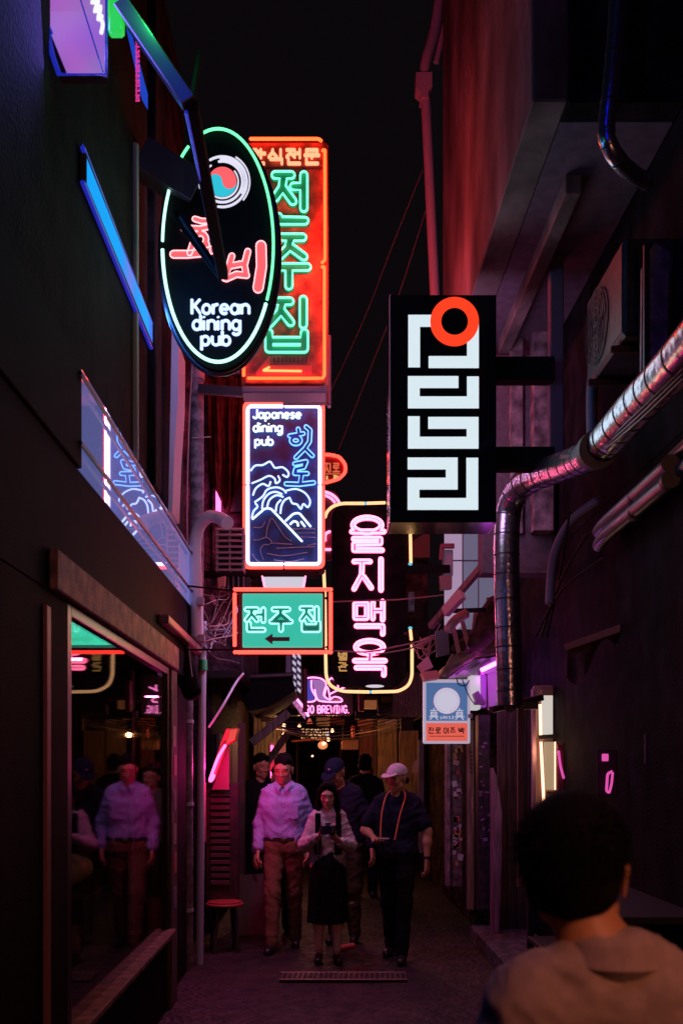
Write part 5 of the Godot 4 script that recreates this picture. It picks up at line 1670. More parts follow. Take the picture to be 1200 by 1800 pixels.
	for i in 14:
		for j in 10:
			var q := []
			for e in [[i, j], [i + 1, j], [i + 1, j + 1], [i, j + 1]]:
				var u: float = e[0] / 14.0
				var v: float = e[1] / 10.0
				var px := lerpf(366, 428, u) + 8 * v * sin(u * 5)
				var py := lerpf(652, lerpf(830, 905, sin(u * PI)), v)
				q.append(P(px, py, 10.25 + .09 * sin(u * 17 + v * 2) * (.4 + v)))
			tm.quad(q[0], q[1], q[2], q[3], Vector3(0, 0, 1))
	part(tp, "cloth", tm, mat("tarp_red", lin(.2, .055, .05), .8, 0, T_GRIME, Vector3(1, 1, 1)))
	part(tp, "rod", M.new().cyl(P(350, 655, 10.2), P(440, 655, 10.2), .025), mat("bracket_steel", lin(.1, .085, .1), .45, .5))
	# magenta tube lamp inside the block
	var pl := thing("pink_tube_lamp", "upright magenta tube lamp behind the tarp, left of the blue neon sign", "lamp", P(386, 935, 10.4))
	part(pl, "tube", M.new().cyl(P(384, 865, 10.42), P(384, 900, 10.42), .028), glow("tube_magenta", 4.0, .4, 1.6))
	part(pl, "holder", flat_box(378, 858, 392, 864, 10.4, .06), mat("pipe_grey", lin(.4, .36, .4), .45))
	lamp(P(388, 880, 10.3), Color(1, .3, .62), .07, .03)
	# louvred unit
	var lv := thing("louvre_unit", "rusty louvred ventilator box beside the white elbow pipe", "ventilator", P(403, 1002, 9.2))
	part(lv, "back", flat_box(380, 928, 428, 1003, 9.28, .25), mat("unit_dark", lin(.015, .015, .018), .6))
	var lm := mat("louvre_rose", lin(.36, .22, .24), .6)
	for x in [[379, 383], [402, 405], [425, 429]]:
		part(lv, "upright", flat_box(x[0], 927, x[1], 1004, 9.2, .08, .003), lm)
	for i in 8:
		part(lv, "slat", M.new().box(P(404, 930 + i * 10.2, 9.2), Vector3(.26, .012, .05), Basis(Vector3(1, 0, 0), .5), .002), lm)
	var l2 := thing("window_grille", "small barred window below the louvred ventilator", "window", P(414, 1035, 9.4))
	part(l2, "pane", flat_box(398, 1015, 440, 1036, 9.45, .05), mat("unit_dark", lin(.015, .015, .018), .6))
	for i in 4:
		part(l2, "bar", flat_box(400 + i * 9.0, 1013, 402 + i * 9.0, 1037, 9.42, .02, .002), lm)
	var pg := thing("lit_hood", "small orange-lit metal hood among the wires left of the green sign", "hood", P(393, 1038, 8.8))
	part(pg, "hood", M.new().slab(PackedVector2Array([Vector2(382, 1016), Vector2(396, 1012), Vector2(394, 1037), Vector2(384, 1036)]), -.08, 0, plane_at(8.8)), mat("hood_orange", lin(.6, .2, .14), .5))
	part(pg, "flap", M.new().slab(PackedVector2Array([Vector2(366, 1048), Vector2(374, 1044), Vector2(384, 1064), Vector2(378, 1064)]), -.03, 0, plane_at(8.7)), mat("flap_red", lin(.5, .12, .14), .5))
	# a tangle of wires
	rng.seed = 77
	for i in 16:
		var p0 := P(rng.randf_range(345, 372), rng.randf_range(1030, 1140), rng.randf_range(8.2, 8.8))
		var p3 := P(rng.randf_range(398, 430), rng.randf_range(1040, 1180), rng.randf_range(8.6, 10))
		var mid := p0.lerp(p3, .4) + Vector3(rng.randf_range(-.06, .06), rng.randf_range(-.22, .02), 0)
		cable([p0, mid, p0.lerp(p3, .75) + Vector3(rng.randf_range(-.05, .05), rng.randf_range(-.12, .1), 0), p3], rng.randf_range(.004, .009), "one of the thin loose wires tangled left of the green sign", mat("wire_%d" % (i % 3), [lin(.22, .1, .08), lin(.05, .03, .03), lin(.3, .25, .28)][i % 3], .6))
	cable([P(367, 1278, 9), P(392, 1240, 9), P(415, 1200, 9.1), P(428, 1184, 9.1)], .012, "pale curved hose rising from the pink shop sign", mat("wire_pale", lin(.6, .55, .6), .4))
	# pink tube sign over the doorway
	var d := 9.0
	var t := plane_at(d)
	var ps2 := thing("pink_shop_sign", "red wedge sign with a bent pink neon tube over the left doorway", "sign", P(390, 1375, d))
	part(ps2, "wedge", M.new().slab(PackedVector2Array([Vector2(398, 1281), Vector2(418, 1279), Vector2(413, 1300), Vector2(398, 1309), Vector2(376, 1370), Vector2(366, 1377), Vector2(386, 1312)]), -.25, 0, t), mat("wedge_red", lin(.55, .08, .06), .5))
	part(ps2, "lit_cap", M.new().slab(PackedVector2Array([Vector2(405, 1283), Vector2(418, 1281), Vector2(413, 1299), Vector2(399, 1307)]), .001, .02, t), glow("cap_red", .75, .07, .04))
	part(ps2, "neon_tube", M.new().tube(lift(curve([Vector2(397, 1310), Vector2(385, 1330), Vector2(377, 1350), Vector2(370, 1371), Vector2(374, 1370), Vector2(377, 1362)], 5), t, .03), .0135), glow("tube_magenta", 4.0, .4, 1.6))
	lamp(P(392, 1345, d) + Vector3(.05, 0, .18), Color(1, .16, .55), .4, .03)
	var dr := thing("doorway", "dark slatted door under the pink tube sign on the left", "door", P(390, 1560, 9.4))
	part(dr, "leaf", flat_box(362, 1376, 420, 1585, 9.45, .06), mat("door_red", lin(.06, .014, .018), .6, 0, T_GRIME, Vector3(1, 1, 1)))
	for i in 14:
		part(dr, "slat", flat_box(370, 1392 + i * 12.0, 404, 1399 + i * 12.0, 9.41, .03, .003), mat("door_slat", lin(.07, .02, .022), .6))
	part(dr, "upper_panel", M.new().slab(PackedVector2Array([Vector2(403, 1312), Vector2(403, 1388), Vector2(372, 1388)]), -.03, 0, plane_at(9.3)), mat("panel_magenta", lin(.28, .04, .08), .6))
	single("red_post", M.new().bar(P(356, 1376, 8.75), P(356, 1480, 8.75), .06, .04, Vector3(0, 0, 1)), mat("post_red", lin(.55, .07, .09), .5), "short red-lit post just left of the pink tube sign's door", "post")
	# stools and bowls
	var st := thing("red_stool", "round red plastic stool by the left doorway", "stool", Vector3(-.98, 0, -9.5))
	var sm := mat("stool_red", lin(.38, .05, .04), .5)
	part(st, "seat", M.new().cyl(Vector3(-.93, .44, -9.3), Vector3(-.93, .475, -9.3), .165, .16, 24), sm)
	part(st, "seat_rim", M.new().tube(arc(-.93, -9.3, .165, .165, 0, 360, 28).slice(0, 28).map(func(p): return Vector3(p.x, .45, p.y)), .014, 7, true), sm)
	for i in 4:
		var q := TAU * i / 4 + .5
		part(st, "leg", M.new().cyl(Vector3(-.93 + .11 * cos(q), .44, -9.3 + .11 * sin(q)), Vector3(-.93 + .16 * cos(q), 0, -9.3 + .16 * sin(q)), .018, .014, 8), mat("stool_leg", lin(.03, .02, .02), .6))  # legs blackened in colour for the dark below the lit seat
	var sk := thing("cardboard_box", "flattened pale cardboard leaning behind the red stool", "box", Vector3(-.7, 0, -10.2))
	part(sk, "sheet", M.new().bar(Vector3(-.72, .02, -10.1), Vector3(-.76, .62, -10.3), .3, .02, Vector3(0, 0, 1)), mat("card_brown", lin(.14, .09, .07), .85, 0, T_SOFT, Vector3(2, 2, 2)))
	part(sk, "flap", M.new().bar(Vector3(-.6, .02, -10.05), Vector3(-.52, .4, -10.15), .2, .015, Vector3(0, 0, 1)), mat("card_brown", lin(.14, .09, .07), .85))
	# canopy, striped post, slanted strip
	var cn := thing("black_canopy", "black sagging canopy over the left shops, left of the brewery sign", "canopy", P(480, 1240, 12))
	part(cn, "cloth", M.new().slab(PackedVector2Array([Vector2(425, 1190), Vector2(462, 1182), Vector2(512, 1188), Vector2(518, 1214), Vector2(500, 1226), Vector2(470, 1244), Vector2(436, 1250), Vector2(424, 1230)]), -1.6, 0, plane_at(11.6)), mat("awning_black", lin(.012, .011, .012), .85))
	part(cn, "edge_pipe", M.new().cyl(P(420, 1190, 11.55), P(516, 1186, 11.55), .03), mat("bracket_steel", lin(.1, .085, .1), .45, .5))
	var sp := thing("striped_post", "violet post with white diagonal stripes under the green sign", "post", P(520, 1222, 12.4))
	part(sp, "panel", flat_box(502, 1150, 513, 1188, 12.4, .1), mat("post_lilac", lin(.45, .32, .55), .5))
	part(sp, "post", flat_box(513, 1146, 530, 1212, 12.35, .14), mat("post_plum", lin(.12, .05, .12), .4))
	for i in 6:
		for x in [514.0, 522.5]:
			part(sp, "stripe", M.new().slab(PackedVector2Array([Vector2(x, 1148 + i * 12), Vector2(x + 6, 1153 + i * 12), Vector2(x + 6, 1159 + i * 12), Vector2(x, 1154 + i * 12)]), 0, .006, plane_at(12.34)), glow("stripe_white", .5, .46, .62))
	single("steel_post", M.new().cyl(P(536, 1176, 12.2), P(536, 1252, 12.2), .03), mat("post_maroon", lin(.25, .04, .07), .5), "maroon post between the striped post and the brewery sign", "post")
	var ss := thing("slanted_strip_sign", "slanted violet strip sign with a neon tube along its edge, left of the brewery lettering", "sign", P(528, 1262, 13))
	part(ss, "face", M.new().slab(PackedVector2Array([Vector2(502, 1220), Vector2(510, 1214), Vector2(538, 1246), Vector2(536, 1264)]), -.1, 0, plane_at(13)), glow("strip_violet", .36, .1, .34))
	part(ss, "tube", M.new().tube(lift([Vector2(509, 1213), Vector2(534, 1244), Vector2(542, 1259)], plane_at(13), .03), .017), glow("neon_magenta", 3.6, .72, 2.0))
	part(ss, "end_box", flat_box(494, 1206, 506, 1220, 13, .1), mat("case_dark", lin(.05, .03, .04)))
	for i in 5:
		part(ss, "letter", M.new().box(lift([Vector2(511 + i * 5.5, 1226 + i * 7.5)], plane_at(13), .012)[0], Vector3(.035, .04, .012), Basis(Vector3(0, 0, 1), -.8), .004), glow("strip_letter", .55, .16, .3))
	var pv := thing("pink_door_tube", "upright pink neon tube in the far left doorway behind the black tee", "lamp", P(478, 1395, 14.5))
	part(pv, "tube", M.new().cyl(P(478, 1310, 14.5), P(478, 1325, 14.5), .022).add(M.new().cyl(P(478, 1356, 14.5), P(478, 1392, 14.5), .022)), glow("tube_magenta", 4.0, .4, 1.6))
	part(pv, "backing", flat_box(474, 1305, 482, 1395, 14.55, .04), mat("panel_magenta", lin(.28, .04, .08), .6))
	lamp(P(480, 1350, 14.3), Color(1, .2, .5), .1, .03)
	# the wedge of pale sheet in the left gap
	single("paper_notice", flat_box(490, 1296, 502, 1335, 14.8, .02), mat("notice_pale", lin(.5, .38, .36), .7), "pale paper notice on the far left wall behind the braces", "notice")


func right_side() -> void:
	var wall := mat("right_plaster", lin(.022, .018, .022), .85, 0, T_GRIME, Vector3(.5, .5, .5), N_FINE, .25)
	var red_wall := mat("render_wall", lin(.3, .23, .22), .85, 0, T_GRIME, Vector3(.16, .07, .16), N_FINE, .12)
	var b := thing("right_building", "tall building on the right with an overhanging upper storey above the black box sign", "building", Vector3(2, 0, -6))
	part(b, "ground_wall", M.new().span(Vector3(2.0, 0, 2.5), Vector3(2.4, 3.6, -10.4)), wall)
	part(b, "upper_wall", M.new().span(Vector3(2.0, 3.6, 2.5), Vector3(2.4, 11, -5.5)), wall)
	part(b, "recess_wall", M.new().span(Vector3(2.0, 3.6, -5.5), Vector3(2.4, 5.42, -9.7)), wall)
	part(b, "overhang_wall", M.new().span(Vector3(1.15, 5.42, -5.52), Vector3(1.35, 11, -9.68), .01), red_wall)
	part(b, "overhang_front", M.new().span(Vector3(1.351, 5.42, -5.53), Vector3(2.0, 11, -5.7), .006), wall)
	part(b, "overhang_back", M.new().span(Vector3(1.351, 5.42, -9.5), Vector3(4.0, 11, -9.68), .006), wall)
	part(b, "soffit", M.new().span(Vector3(1.352, 5.425, -5.71), Vector3(2.0, 5.55, -9.49), .004), mat("soffit", lin(.15, .11, .15), .85, 0, T_SOFT, Vector3(.5, .5, .5)))
	part(b, "ledge", M.new().span(Vector3(1.5, 5.3, -6.2), Vector3(1.6, 5.42, -8.6), .006), red_wall)
	part(b, "roof", M.new().span(Vector3(1.1, 11.0, 2.5), Vector3(4.2, 11.15, -9.8)), wall)
	part(b, "outer_wall", M.new().span(Vector3(4.0, 0, 2.5), Vector3(4.2, 11, -9.8)), wall)
	var cr := mat("cross_wall", lin(.16, .11, .13), .85, 0, T_SOFT, Vector3(.6, .6, .6), N_FINE, .4)
	part(b, "cross_wall", M.new().span(Vector3(1.36, 3.4, -8.6), Vector3(2.0, 5.29, -8.8)), cr)
	part(b, "pilaster", M.new().span(P(896, 545, 8.55), P(917, 940, 8.6), .006), mat("pilaster", lin(.46, .32, .35), .8, 0, T_GRIME, Vector3(.8, .8, .8)))
	part(b, "pilaster", M.new().span(P(937, 545, 8.45), P(966, 940, 8.6), .006), mat("pilaster", lin(.46, .32, .35), .8, 0, T_GRIME, Vector3(.8, .8, .8)))
	single("steel_column", M.new().span(P(966, 180, 7.2), P(986, 830, 7.28), .008), mat("column_grey", lin(.16, .14, .19), .5), "grey steel column that the black box sign's arms are fixed to", "column")
	var rp := thing("rainwater_pipe", "reddish rainwater pipe with a square hopper head above the black box sign", "pipe", P(757, 520, 9.95))
	var pm := mat("rain_pipe", lin(.5, .32, .32), .6)
	part(rp, "pipe", M.new().cyl(P(748, 175, 9.95), P(766, 560, 9.95), .05, -1, 14), pm)
	part(rp, "hopper", M.new().slab(PackedVector2Array([Vector2(730, 134), Vector2(758, 134), Vector2(758, 160), Vector2(751, 168), Vector2(752, 178), Vector2(738, 178), Vector2(738, 168), Vector2(730, 160)]), -.1, .06, plane_at(9.95)), pm)
	part(rp, "branch", M.new().tube(curve([P(744, 134, 9.95), P(750, 100, 9.95), P(764, 50, 9.98), P(776, -30, 10)], 5), .052, 12), pm)
	part(rp, "branch", M.new().cyl(P(766, 110, 10), P(788, 20, 10), .03, -1, 10), pm)

	# insulated ducts
	var foil := mat("duct_foil", lin(.36, .37, .42), .26, .95, null, Vector3(2.2, 2.2, 2.2), N_WAVE, .5)
	var seam := mat("duct_band", lin(.03, .03, .035), .45, .4)
	var du := thing("metal_duct", "fat shiny foil duct sweeping down the alley and elbowing to the ground at the right", "duct", P(893, 1240, 7.8))
	var path := curve([Vector3(1.62, 3.62, -1.0), Vector3(1.62, 3.62, -3.2), P(1200, 625, 4.44), P(1120, 712, 5.1), P(1055, 785, 5.8), P(1010, 812, 6.5), P(955, 832, 7.2), P(915, 855, 7.6), P(895, 892, 7.8), P(890, 940, 7.82), P(890, 1010, 7.82), P(893, 1120, 7.82), P(896, 1240, 7.82)], 7)
	part(du, "duct", M.new().tube(path, .1, 28), foil)
	var run := 0.0
	for i in range(1, path.size() - 1):
		run += path[i].distance_to(path[i - 1])
		if run > .15 and path[i].z < -3.5:
			run = 0.0
			var a: Vector3 = (path[i + 1] - path[i - 1]).normalized()
			part(du, "band", M.new().cyl(path[i] - a * .005, path[i] + a * .005, .1035, -1, 24), seam)
	for i in 3:
		part(du, "strap_wire", M.new().tube(curve([P(1200, 648 + i * 9, 4.35), P(1110, 735 + i * 8, 5.0), P(1045, 790 + i * 4, 5.75), P(985, 806 - i * 3, 6.4)], 6), .006, 5), seam)
	part(du, "collar", M.new().cyl(P(1052, 788, 5.72), P(1044, 793, 5.95), .112, -1, 22), seam)
	var d2 := thing("metal_duct", "thin shiny duct hanging from the top edge and bending to the right wall", "duct", P(1070, 300, 4.8))
	var path2 := curve([P(1092, -160, 4.9), P(1083, 30, 4.85), P(1073, 150, 4.8), P(1065, 225, 4.8), P(1070, 255, 4.8), P(1088, 284, 4.85), P(1112, 306, 5.0), P(1135, 320, 5.3)], 6)
	part(d2, "duct", M.new().tube(path2, .041, 20), foil)
	for i in range(4, path2.size() - 2, 5):
		var a: Vector3 = (path2[i + 1] - path2[i - 1]).normalized()
		part(d2, "band", M.new().cyl(path2[i] - a * .004, path2[i] + a * .004, .0435, -1, 18), seam)
	for k in 2:
		var d3 := thing("metal_pipe", "dull metal pipe along the right wall under the big duct, %s of a pair" % ("upper" if k == 0 else "lower"), "pipe", P(1100, 900 + k * 30, 6.4))
		part(d3, "pipe", M.new().tube(curve([P(1290, 705 + k * 38, 4.6), P(1200, 792 + k * 34, 5.3), P(1120, 868 + k * 26, 6.0), P(1065, 918 + k * 22, 6.6), P(1052, 935 + k * 24, 6.9)], 5), .045, 14), mat("pipe_dull", lin(.22, .21, .24), .4, .85))
		for q in [[1118, 870], [1178, 813]]:
			part(d3, "clamp", M.new().cyl(P(q[0], q[1] + k * 27 + 2, 6.03 - (q[0] - 1118) * .012), P(q[0] - 5, q[1] + k * 27 + 6, 6.09 - (q[0] - 1118) * .012), .05, -1, 14), seam)
	var dull := mat("hose_violet", lin(.2, .17, .24), .5)
	cable([P(1040, 760, 6.8), P(1040, 680, 6.8), P(1050, 635, 6.8), P(1075, 618, 6.8)], .04, "thick violet hose looping up the right wall above the big duct", dull)
	cable([P(1050, 880, 7), P(1000, 920, 7.2), P(972, 980, 7.3), P(965, 1060, 7.3)], .035, "dark hose curving down the right wall under the big duct", dull)
	# air conditioners on the right wall
	ac_unit(Vector3(1.86, 4.2, -6.1), "air conditioner on the right wall above the big duct", -90)
	var pn := thing("wall_panel", "violet-lit slanting sheet panel on the right wall above the duct", "panel", P(1150, 660, 5.4))
	part(pn, "sheet", M.new().slab(PackedVector2Array([Vector2(1128, 470), Vector2(1150, 428), Vector2(1175, 440), Vector2(1170, 660), Vector2(1126, 680)]), -.03, 0, plane_at(5.5)), mat("sheet_violet", lin(.3, .26, .38), .6, 0, T_GRIME, Vector3(1, 1, 1)))
	part(pn, "stay", M.new().bar(P(1135, 430, 5.45), P(1135, 700, 5.45), .03, .03, Vector3(0, 0, 1)), seam)
	# tarps on the right stall
	var aw := thing("torn_awning", "dark reddish torn awning hanging over the stall at the right", "awning", P(1050, 1220, 7.0))
	var am := M.new()
	for i in 16:
		for j in 6:
			var q := []
			for e in [[i, j], [i + 1, j], [i + 1, j + 1], [i, j + 1]]:
				var u: float = e[0] / 16.0
				var v: float = e[1] / 6.0
				var low := 52 + 26 * sin(u * 9) - 38 * u
				q.append(P(lerpf(996, 1118, u), lerpf(1140, 1098, u) + v * low, 7.0 - .25 * u + .05 * sin(u * 21) * v))
			am.quad(q[0], q[1], q[2], q[3], Vector3(0, 0, 1))
	part(aw, "cloth", am, mat("awning_rose", lin(.2, .09, .1), .85, 0, T_GRIME, Vector3(1, 1, 1)))
	part(aw, "edge_pole", M.new().bar(P(994, 1139, 6.98), P(1122, 1094, 6.7), .05, .05), mat("pole_red", lin(.3, .09, .06), .6))
	part(aw, "stay", M.new().bar(P(1118, 1086, 6.7), P(1136, 1175, 6.7), .05, .05), mat("pole_red", lin(.3, .09, .06), .6))
	# the warm lamp cabinet
	var d := 8.6
	var lc := thing("lit_cabinet", "bright glass lamp cabinet with two upright warm tubes, behind the near man's head", "lamp", P(958, 1420, d))
	part(lc, "back", flat_box(938, 1205, 980, 1425, d + .12, .06), mat("cabinet_back", lin(.3, .18, .16), .6))
	part(lc, "upper_glass", flat_box(953, 1222, 971, 1291, d + .02, .06, .004), glow("cabinet_white", .62, .56, .5))
	part(lc, "lower_glass", flat_box(957, 1304, 975, 1394, d + .02, .06, .004), glow("cabinet_warm", .36, .24, .14))
	part(lc, "tube", M.new().cyl(P(948.5, 1238, d), P(949.5, 1292, d), .012), glow("tube_warm", 3.0, 1.4, .85))
	part(lc, "tube", M.new().cyl(P(950, 1304, d), P(955, 1410, d), .012), glow("tube_warm", 3.0, 1.4, .85))
	part(lc, "tube", M.new().cyl(P(975, 1304, d), P(975, 1396, d), .006), glow("tube_warm", 3.0, 1.4, .85))
	part(lc, "cap", flat_box(952, 1212, 972, 1223, d + .02, .08, .004), mat("cabinet_cap", lin(.4, .28, .16), .4, .3))
	part(lc, "strap", M.new().bar(P(946, 1296, d - .03), P(1000, 1292, d - .03), .03, .035), seam)
	part(lc, "side_post", flat_box(935, 1210, 943, 1425, d, .06), mat("post_plum_pale", lin(.3, .16, .22), .6))
	part(lc, "bottom_roll", M.new().cyl(P(958, 1392, d), P(976, 1392, d), .02), mat("cabinet_cap", lin(.4, .28, .16), .4, .3))
	lamp(P(955, 1320, d) + Vector3(-.1, 0, .12), Color(1, .78, .55), .05, .02)
	var pt := thing("pink_tube_lamp", "short magenta neon tube beside the warm lamp cabinet", "lamp", P(985, 1390, 8.3))
	part(pt, "tube", M.new().tube(curve([P(981, 1320, 8.3), P(984, 1345, 8.3), P(990, 1368, 8.3)], 5), .011), glow("tube_magenta_dim", .75, .08, .4))
	part(pt, "board", flat_box(979, 1308, 993, 1392, 8.34, .03), mat("board_rust", lin(.34, .1, .09), .6))
	var mg := thing("magenta_loop_sign", "small magenta neon loop and dot glowing in the dark at the right", "sign", P(1068, 1395, 6.6))
	part(mg, "loop", M.new().tube(lift(fillet([Vector2(1075, 1356), Vector2(1067, 1360), Vector2(1065, 1390), Vector2(1070, 1394), Vector2(1074, 1378), Vector2(1076, 1358)], 4), plane_at(6.6)), .009, 6, true), glow("tube_magenta_dim", .75, .08, .4))
	part(mg, "dot", flat_box(1058, 1325, 1069, 1338, 6.6, .02, .004), glow("tube_magenta_dim", .75, .08, .4))
	part(mg, "board", flat_box(1050, 1318, 1084, 1400, 6.65, .03), mat("case_dark", lin(.05, .03, .04)))
	# dark stall shelves at the right
	var sh := thing("stall_shelf", "dark wooden stall shelf against the right wall beside the near man", "shelf", Vector3(1.8, 0, -6.5))
	var wd := mat("stall_wood", lin(.03, .02, .02), .7, 0, T_STREAK, Vector3(3.0, .22, 3.0))
	for y in [.4, .9]:
		part(sh, "shelf_board", M.new().span(Vector3(1.55, y, -5.2), Vector3(2.0, y + .04, -7.6)), wd)
	for z in [-5.2, -6.4, -7.6]:
		part(sh, "upright", M.new().span(Vector3(1.55, 0, z), Vector3(1.6, .9, z - .05)), wd)
	single("hanging_sheet", flat_box(1132, 1290, 1168, 1342, 6.2, .01), mat("sheet_plum", lin(.22, .12, .17), .7), "plum sheet pinned in the dark at the right edge", "sheet")
	# pipe rack where the duct ends
	var rk := thing("pipe_rack", "dark metal rack under the end of the foil duct", "rack", P(900, 1245, 7.8))
	part(rk, "beam", M.new().bar(P(862, 1248, 7.75), P(952, 1226, 8.2), .04, .05), mat("rack_plum", lin(.12, .06, .09), .5, .4))
	part(rk, "beam", M.new().bar(P(872, 1240, 7.95), P(945, 1240, 7.95), .05, .06), seam)
	part(rk, "post", M.new().bar(P(914, 1240, 7.9), P(914, 1560, 7.9), .05, .05, Vector3(0, 0, 1)), mat("rack_rust", lin(.13, .06, .05), .6))
	# drape and dark boards behind
	var bd := thing("board_wall", "dark upright boards closing the stall under the duct", "fence", Vector3(1.6, 0, -9.6))
	planks(bd, "board", P(872, 1640, 9.7), P(940, 1640, 9.7) - P(872, 1640, 9.7), Vector3(0, 2.2, 0), 4, Vector3(0, 0, .04), [mat("stall_board_red", lin(.13, .065, .055), .7, 0, T_STREAK, Vector3(3.0, .22, 3.0))])
	var dp := thing("violet_post", "upright post lit violet at the top beside the dark boards", "post", P(873, 1645, 9.4))
	part(dp, "post", M.new().slab(PackedVector2Array([Vector2(867, 1350), Vector2(872, 1365), Vector2(882, 1430), Vector2(881, 1500), Vector2(876, 1640), Vector2(867, 1640)]), -.2, 0, plane_at(9.4)), mat("post_orchid", lin(.48, .24, .36), .55, 0, T_STREAK, Vector3(3.0, .22, 3.0)))
	# step
	struct("step", M.new().span(Vector3(1.45, 0, -6.9), Vector3(2.0, .16, -9.9), .015), mat("step_stone", lin(.2, .15, .16), .75, 0, T_GRIME, Vector3(1.2, 1.2, 1.2), N_ROUGH, .8))

	# far right stall with violet soffit
	var fs := thing("right_stall", "old stall on the right with a violet-lit ceiling and sticker-covered pillars", "stall", P(830, 1600, 10))
	var lil := mat("soffit_white", lin(.6, .48, .62), .7)
	part(fs, "ceiling", M.new().slab(PackedVector2Array([Vector2(790, 1190), Vector2(830, 1160), Vector2(875, 1154), Vector2(880, 1178), Vector2(846, 1186), Vector2(782, 1193)]), -.9, 0, plane_at(9.9)), lil)
	for i in 3:
		part(fs, "ceiling_batten", M.new().bar(P(800 + i * 22, 1186 - i * 7, 9.85), P(822 + i * 20, 1170 - i * 5, 9.85), .02, .02), mat("batten_plum", lin(.25, .1, .25), .6))
	part(fs, "side_wall", M.new().slab(PackedVector2Array([Vector2(856, 1178), Vector2(876, 1174), Vector2(878, 1248), Vector2(858, 1248)]), -.06, 0, plane_at(9.95)), lil)
	part(fs, "inner_post", flat_box(844, 1186, 855, 1245, 9.9, .1), mat("post_violet", lin(.4, .16, .5), .6))
	part(fs, "white_box", flat_box(826, 1187, 844, 1247, 9.75, .2), glow("box_white", .5, .47, .5))
	part(fs, "post", flat_box(822, 1266, 833, 1600, 9.7, .12), mat("post_tan", lin(.36, .22, .16), .7, 0, T_STREAK, Vector3(3.0, .22, 3.0)))
	var pil := mat("pillar_rose", lin(.4, .24, .3), .7, 0, T_GRIME, Vector3(1.6, 1.6, 1.6))
	part(fs, "pillar", flat_box(785, 1300, 792, 1560, 9.9, .2), pil)
	part(fs, "pillar", flat_box(792.6, 1300, 812, 1560, 9.93, .25), mat("pillar_dusk", lin(.3, .16, .19), .7, 0, T_GRIME, Vector3(1.6, 1.6, 1.6)))
	part(fs, "pillar", flat_box(840, 1256, 862, 1600, 9.98, .2), mat("pillar_plum", lin(.1, .05, .08), .5, 0, T_GRIME, Vector3(1.6, 1.6, 1.6)))
	rng.seed = 5
	var cols := [lin(.5, .3, .36), lin(.5, .08, .06), lin(.1, .07, .09), lin(.45, .4, .42), lin(.4, .2, .08)]
	for i in 34:
		var x := rng.randf_range(795, 809)
		var y := rng.randf_range(1306, 1520)
		part(fs, "sticker", M.new().box(P(x, y, 9.925), Vector3(rng.randf_range(.02, .06), rng.randf_range(.02, .07), .004), Basis(Vector3(0, 0, 1), rng.randf_range(-.3, .3)), 0), mat("sticker_%d" % (i % 5), cols[i % 5], .6))
	for i in 26:
		part(fs, "sticker", M.new().box(P(rng.randf_range(843, 859), rng.randf_range(1300, 1500), 9.975), Vector3(rng.randf_range(.015, .05), rng.randf_range(.012, .04), .004), Basis(Vector3(0, 0, 1), rng.randf_range(-.4, .4)), 0), mat("sticker_v%d" % (i % 3), [lin(.4, .2, .45), lin(.05, .03, .05), lin(.25, .12, .25)][i % 3], .5))
	for i in 6:
		part(fs, "brand_mark", M.new().box(P(827.5, 1322 + i * 7.0, 9.69), Vector3(.03, .018, .004), Basis.IDENTITY, 0), mat("post_dark", lin(.07, .03, .025), .7))
	var ft := thing("violet_tube_lamp", "slanting bright violet tube lamp under the stall ceiling at the right", "lamp", P(860, 1180, 9.6))
	part(ft, "tube", M.new().cyl(P(846, 1178, 9.7), P(873, 1165, 9.55), .022), glow("tube_orchid", 3.0, .8, 3.4))
	part(ft, "holder", M.new().bar(P(843, 1184, 9.74), P(848, 1181, 9.7), .05, .05), mat("batten_plum", lin(.25, .1, .25), .6))
	lamp(P(855, 1183, 9.6) + Vector3(0, -.04, .02), Color(.9, .3, 1), .1, .02)
	var cam := thing("speaker_horn", "violet-lit horn on a bracket beside the poster sign", "speaker", P(842, 1236, 9.6))
	part(cam, "horn", M.new().slab(PackedVector2Array([Vector2(832, 1219), Vector2(840, 1214), Vector2(853, 1234), Vector2(853, 1238), Vector2(835, 1238), Vector2(836, 1230)]), -.12, 0, plane_at(9.6)), mat("horn_violet", lin(.35, .14, .4), .5))
	# slanting roofs and clutter above the poster
	var rf := thing("tin_roof", "rusty tin lean-to roof with wooden battens above the poster sign", "roof", P(800, 1180, 10))
	var tin := mat("tin_rust", lin(.3, .19, .12), .65, .1, T_GRIME, Vector3(1.2, 1.2, 1.2), N_ROUGH, .8)
	part(rf, "sheet", M.new().slab(PackedVector2Array([Vector2(770, 1190), Vector2(782, 1170), Vector2(812, 1148), Vector2(850, 1140), Vector2(872, 1120), Vector2(872, 1148), Vector2(838, 1154), Vector2(820, 1168), Vector2(790, 1190)]), -.5, 0, plane_at(9.7)), tin)
	for i in 7:
		part(rf, "batten", M.new().bar(P(776 + i * 8, 1188 - i * 6, 9.66), P(796 + i * 12, 1150 - i * 7, 9.66), .05, .03), mat("batten_brown", lin(.16, .1, .07), .75))
	part(rf, "rolled_edge", M.new().cyl(P(786, 1180, 9.6), P(826, 1155, 9.6), .035), tin)
	var r2 := thing("long_purlin", "long slanting red purlin from the duct down to the beer hall sign", "timber", P(800, 1060, 9))
	part(r2, "timber", M.new().bar(P(756, 1102, 9.4), P(872, 966, 8.6), .05, .06), mat("purlin_red", lin(.3, .11, .1), .7, 0, T_STREAK, Vector3(3.0, .22, 3.0)))
	part(r2, "splice", M.new().bar(P(782, 1076, 9.15), P(812, 1044, 8.95), .06, .1), mat("splice_rose", lin(.45, .2, .2), .7))
	var r3 := thing("tarp", "dark brown tarp bundled over the stall roof below the purlin", "tarp", P(830, 1150, 9.5))
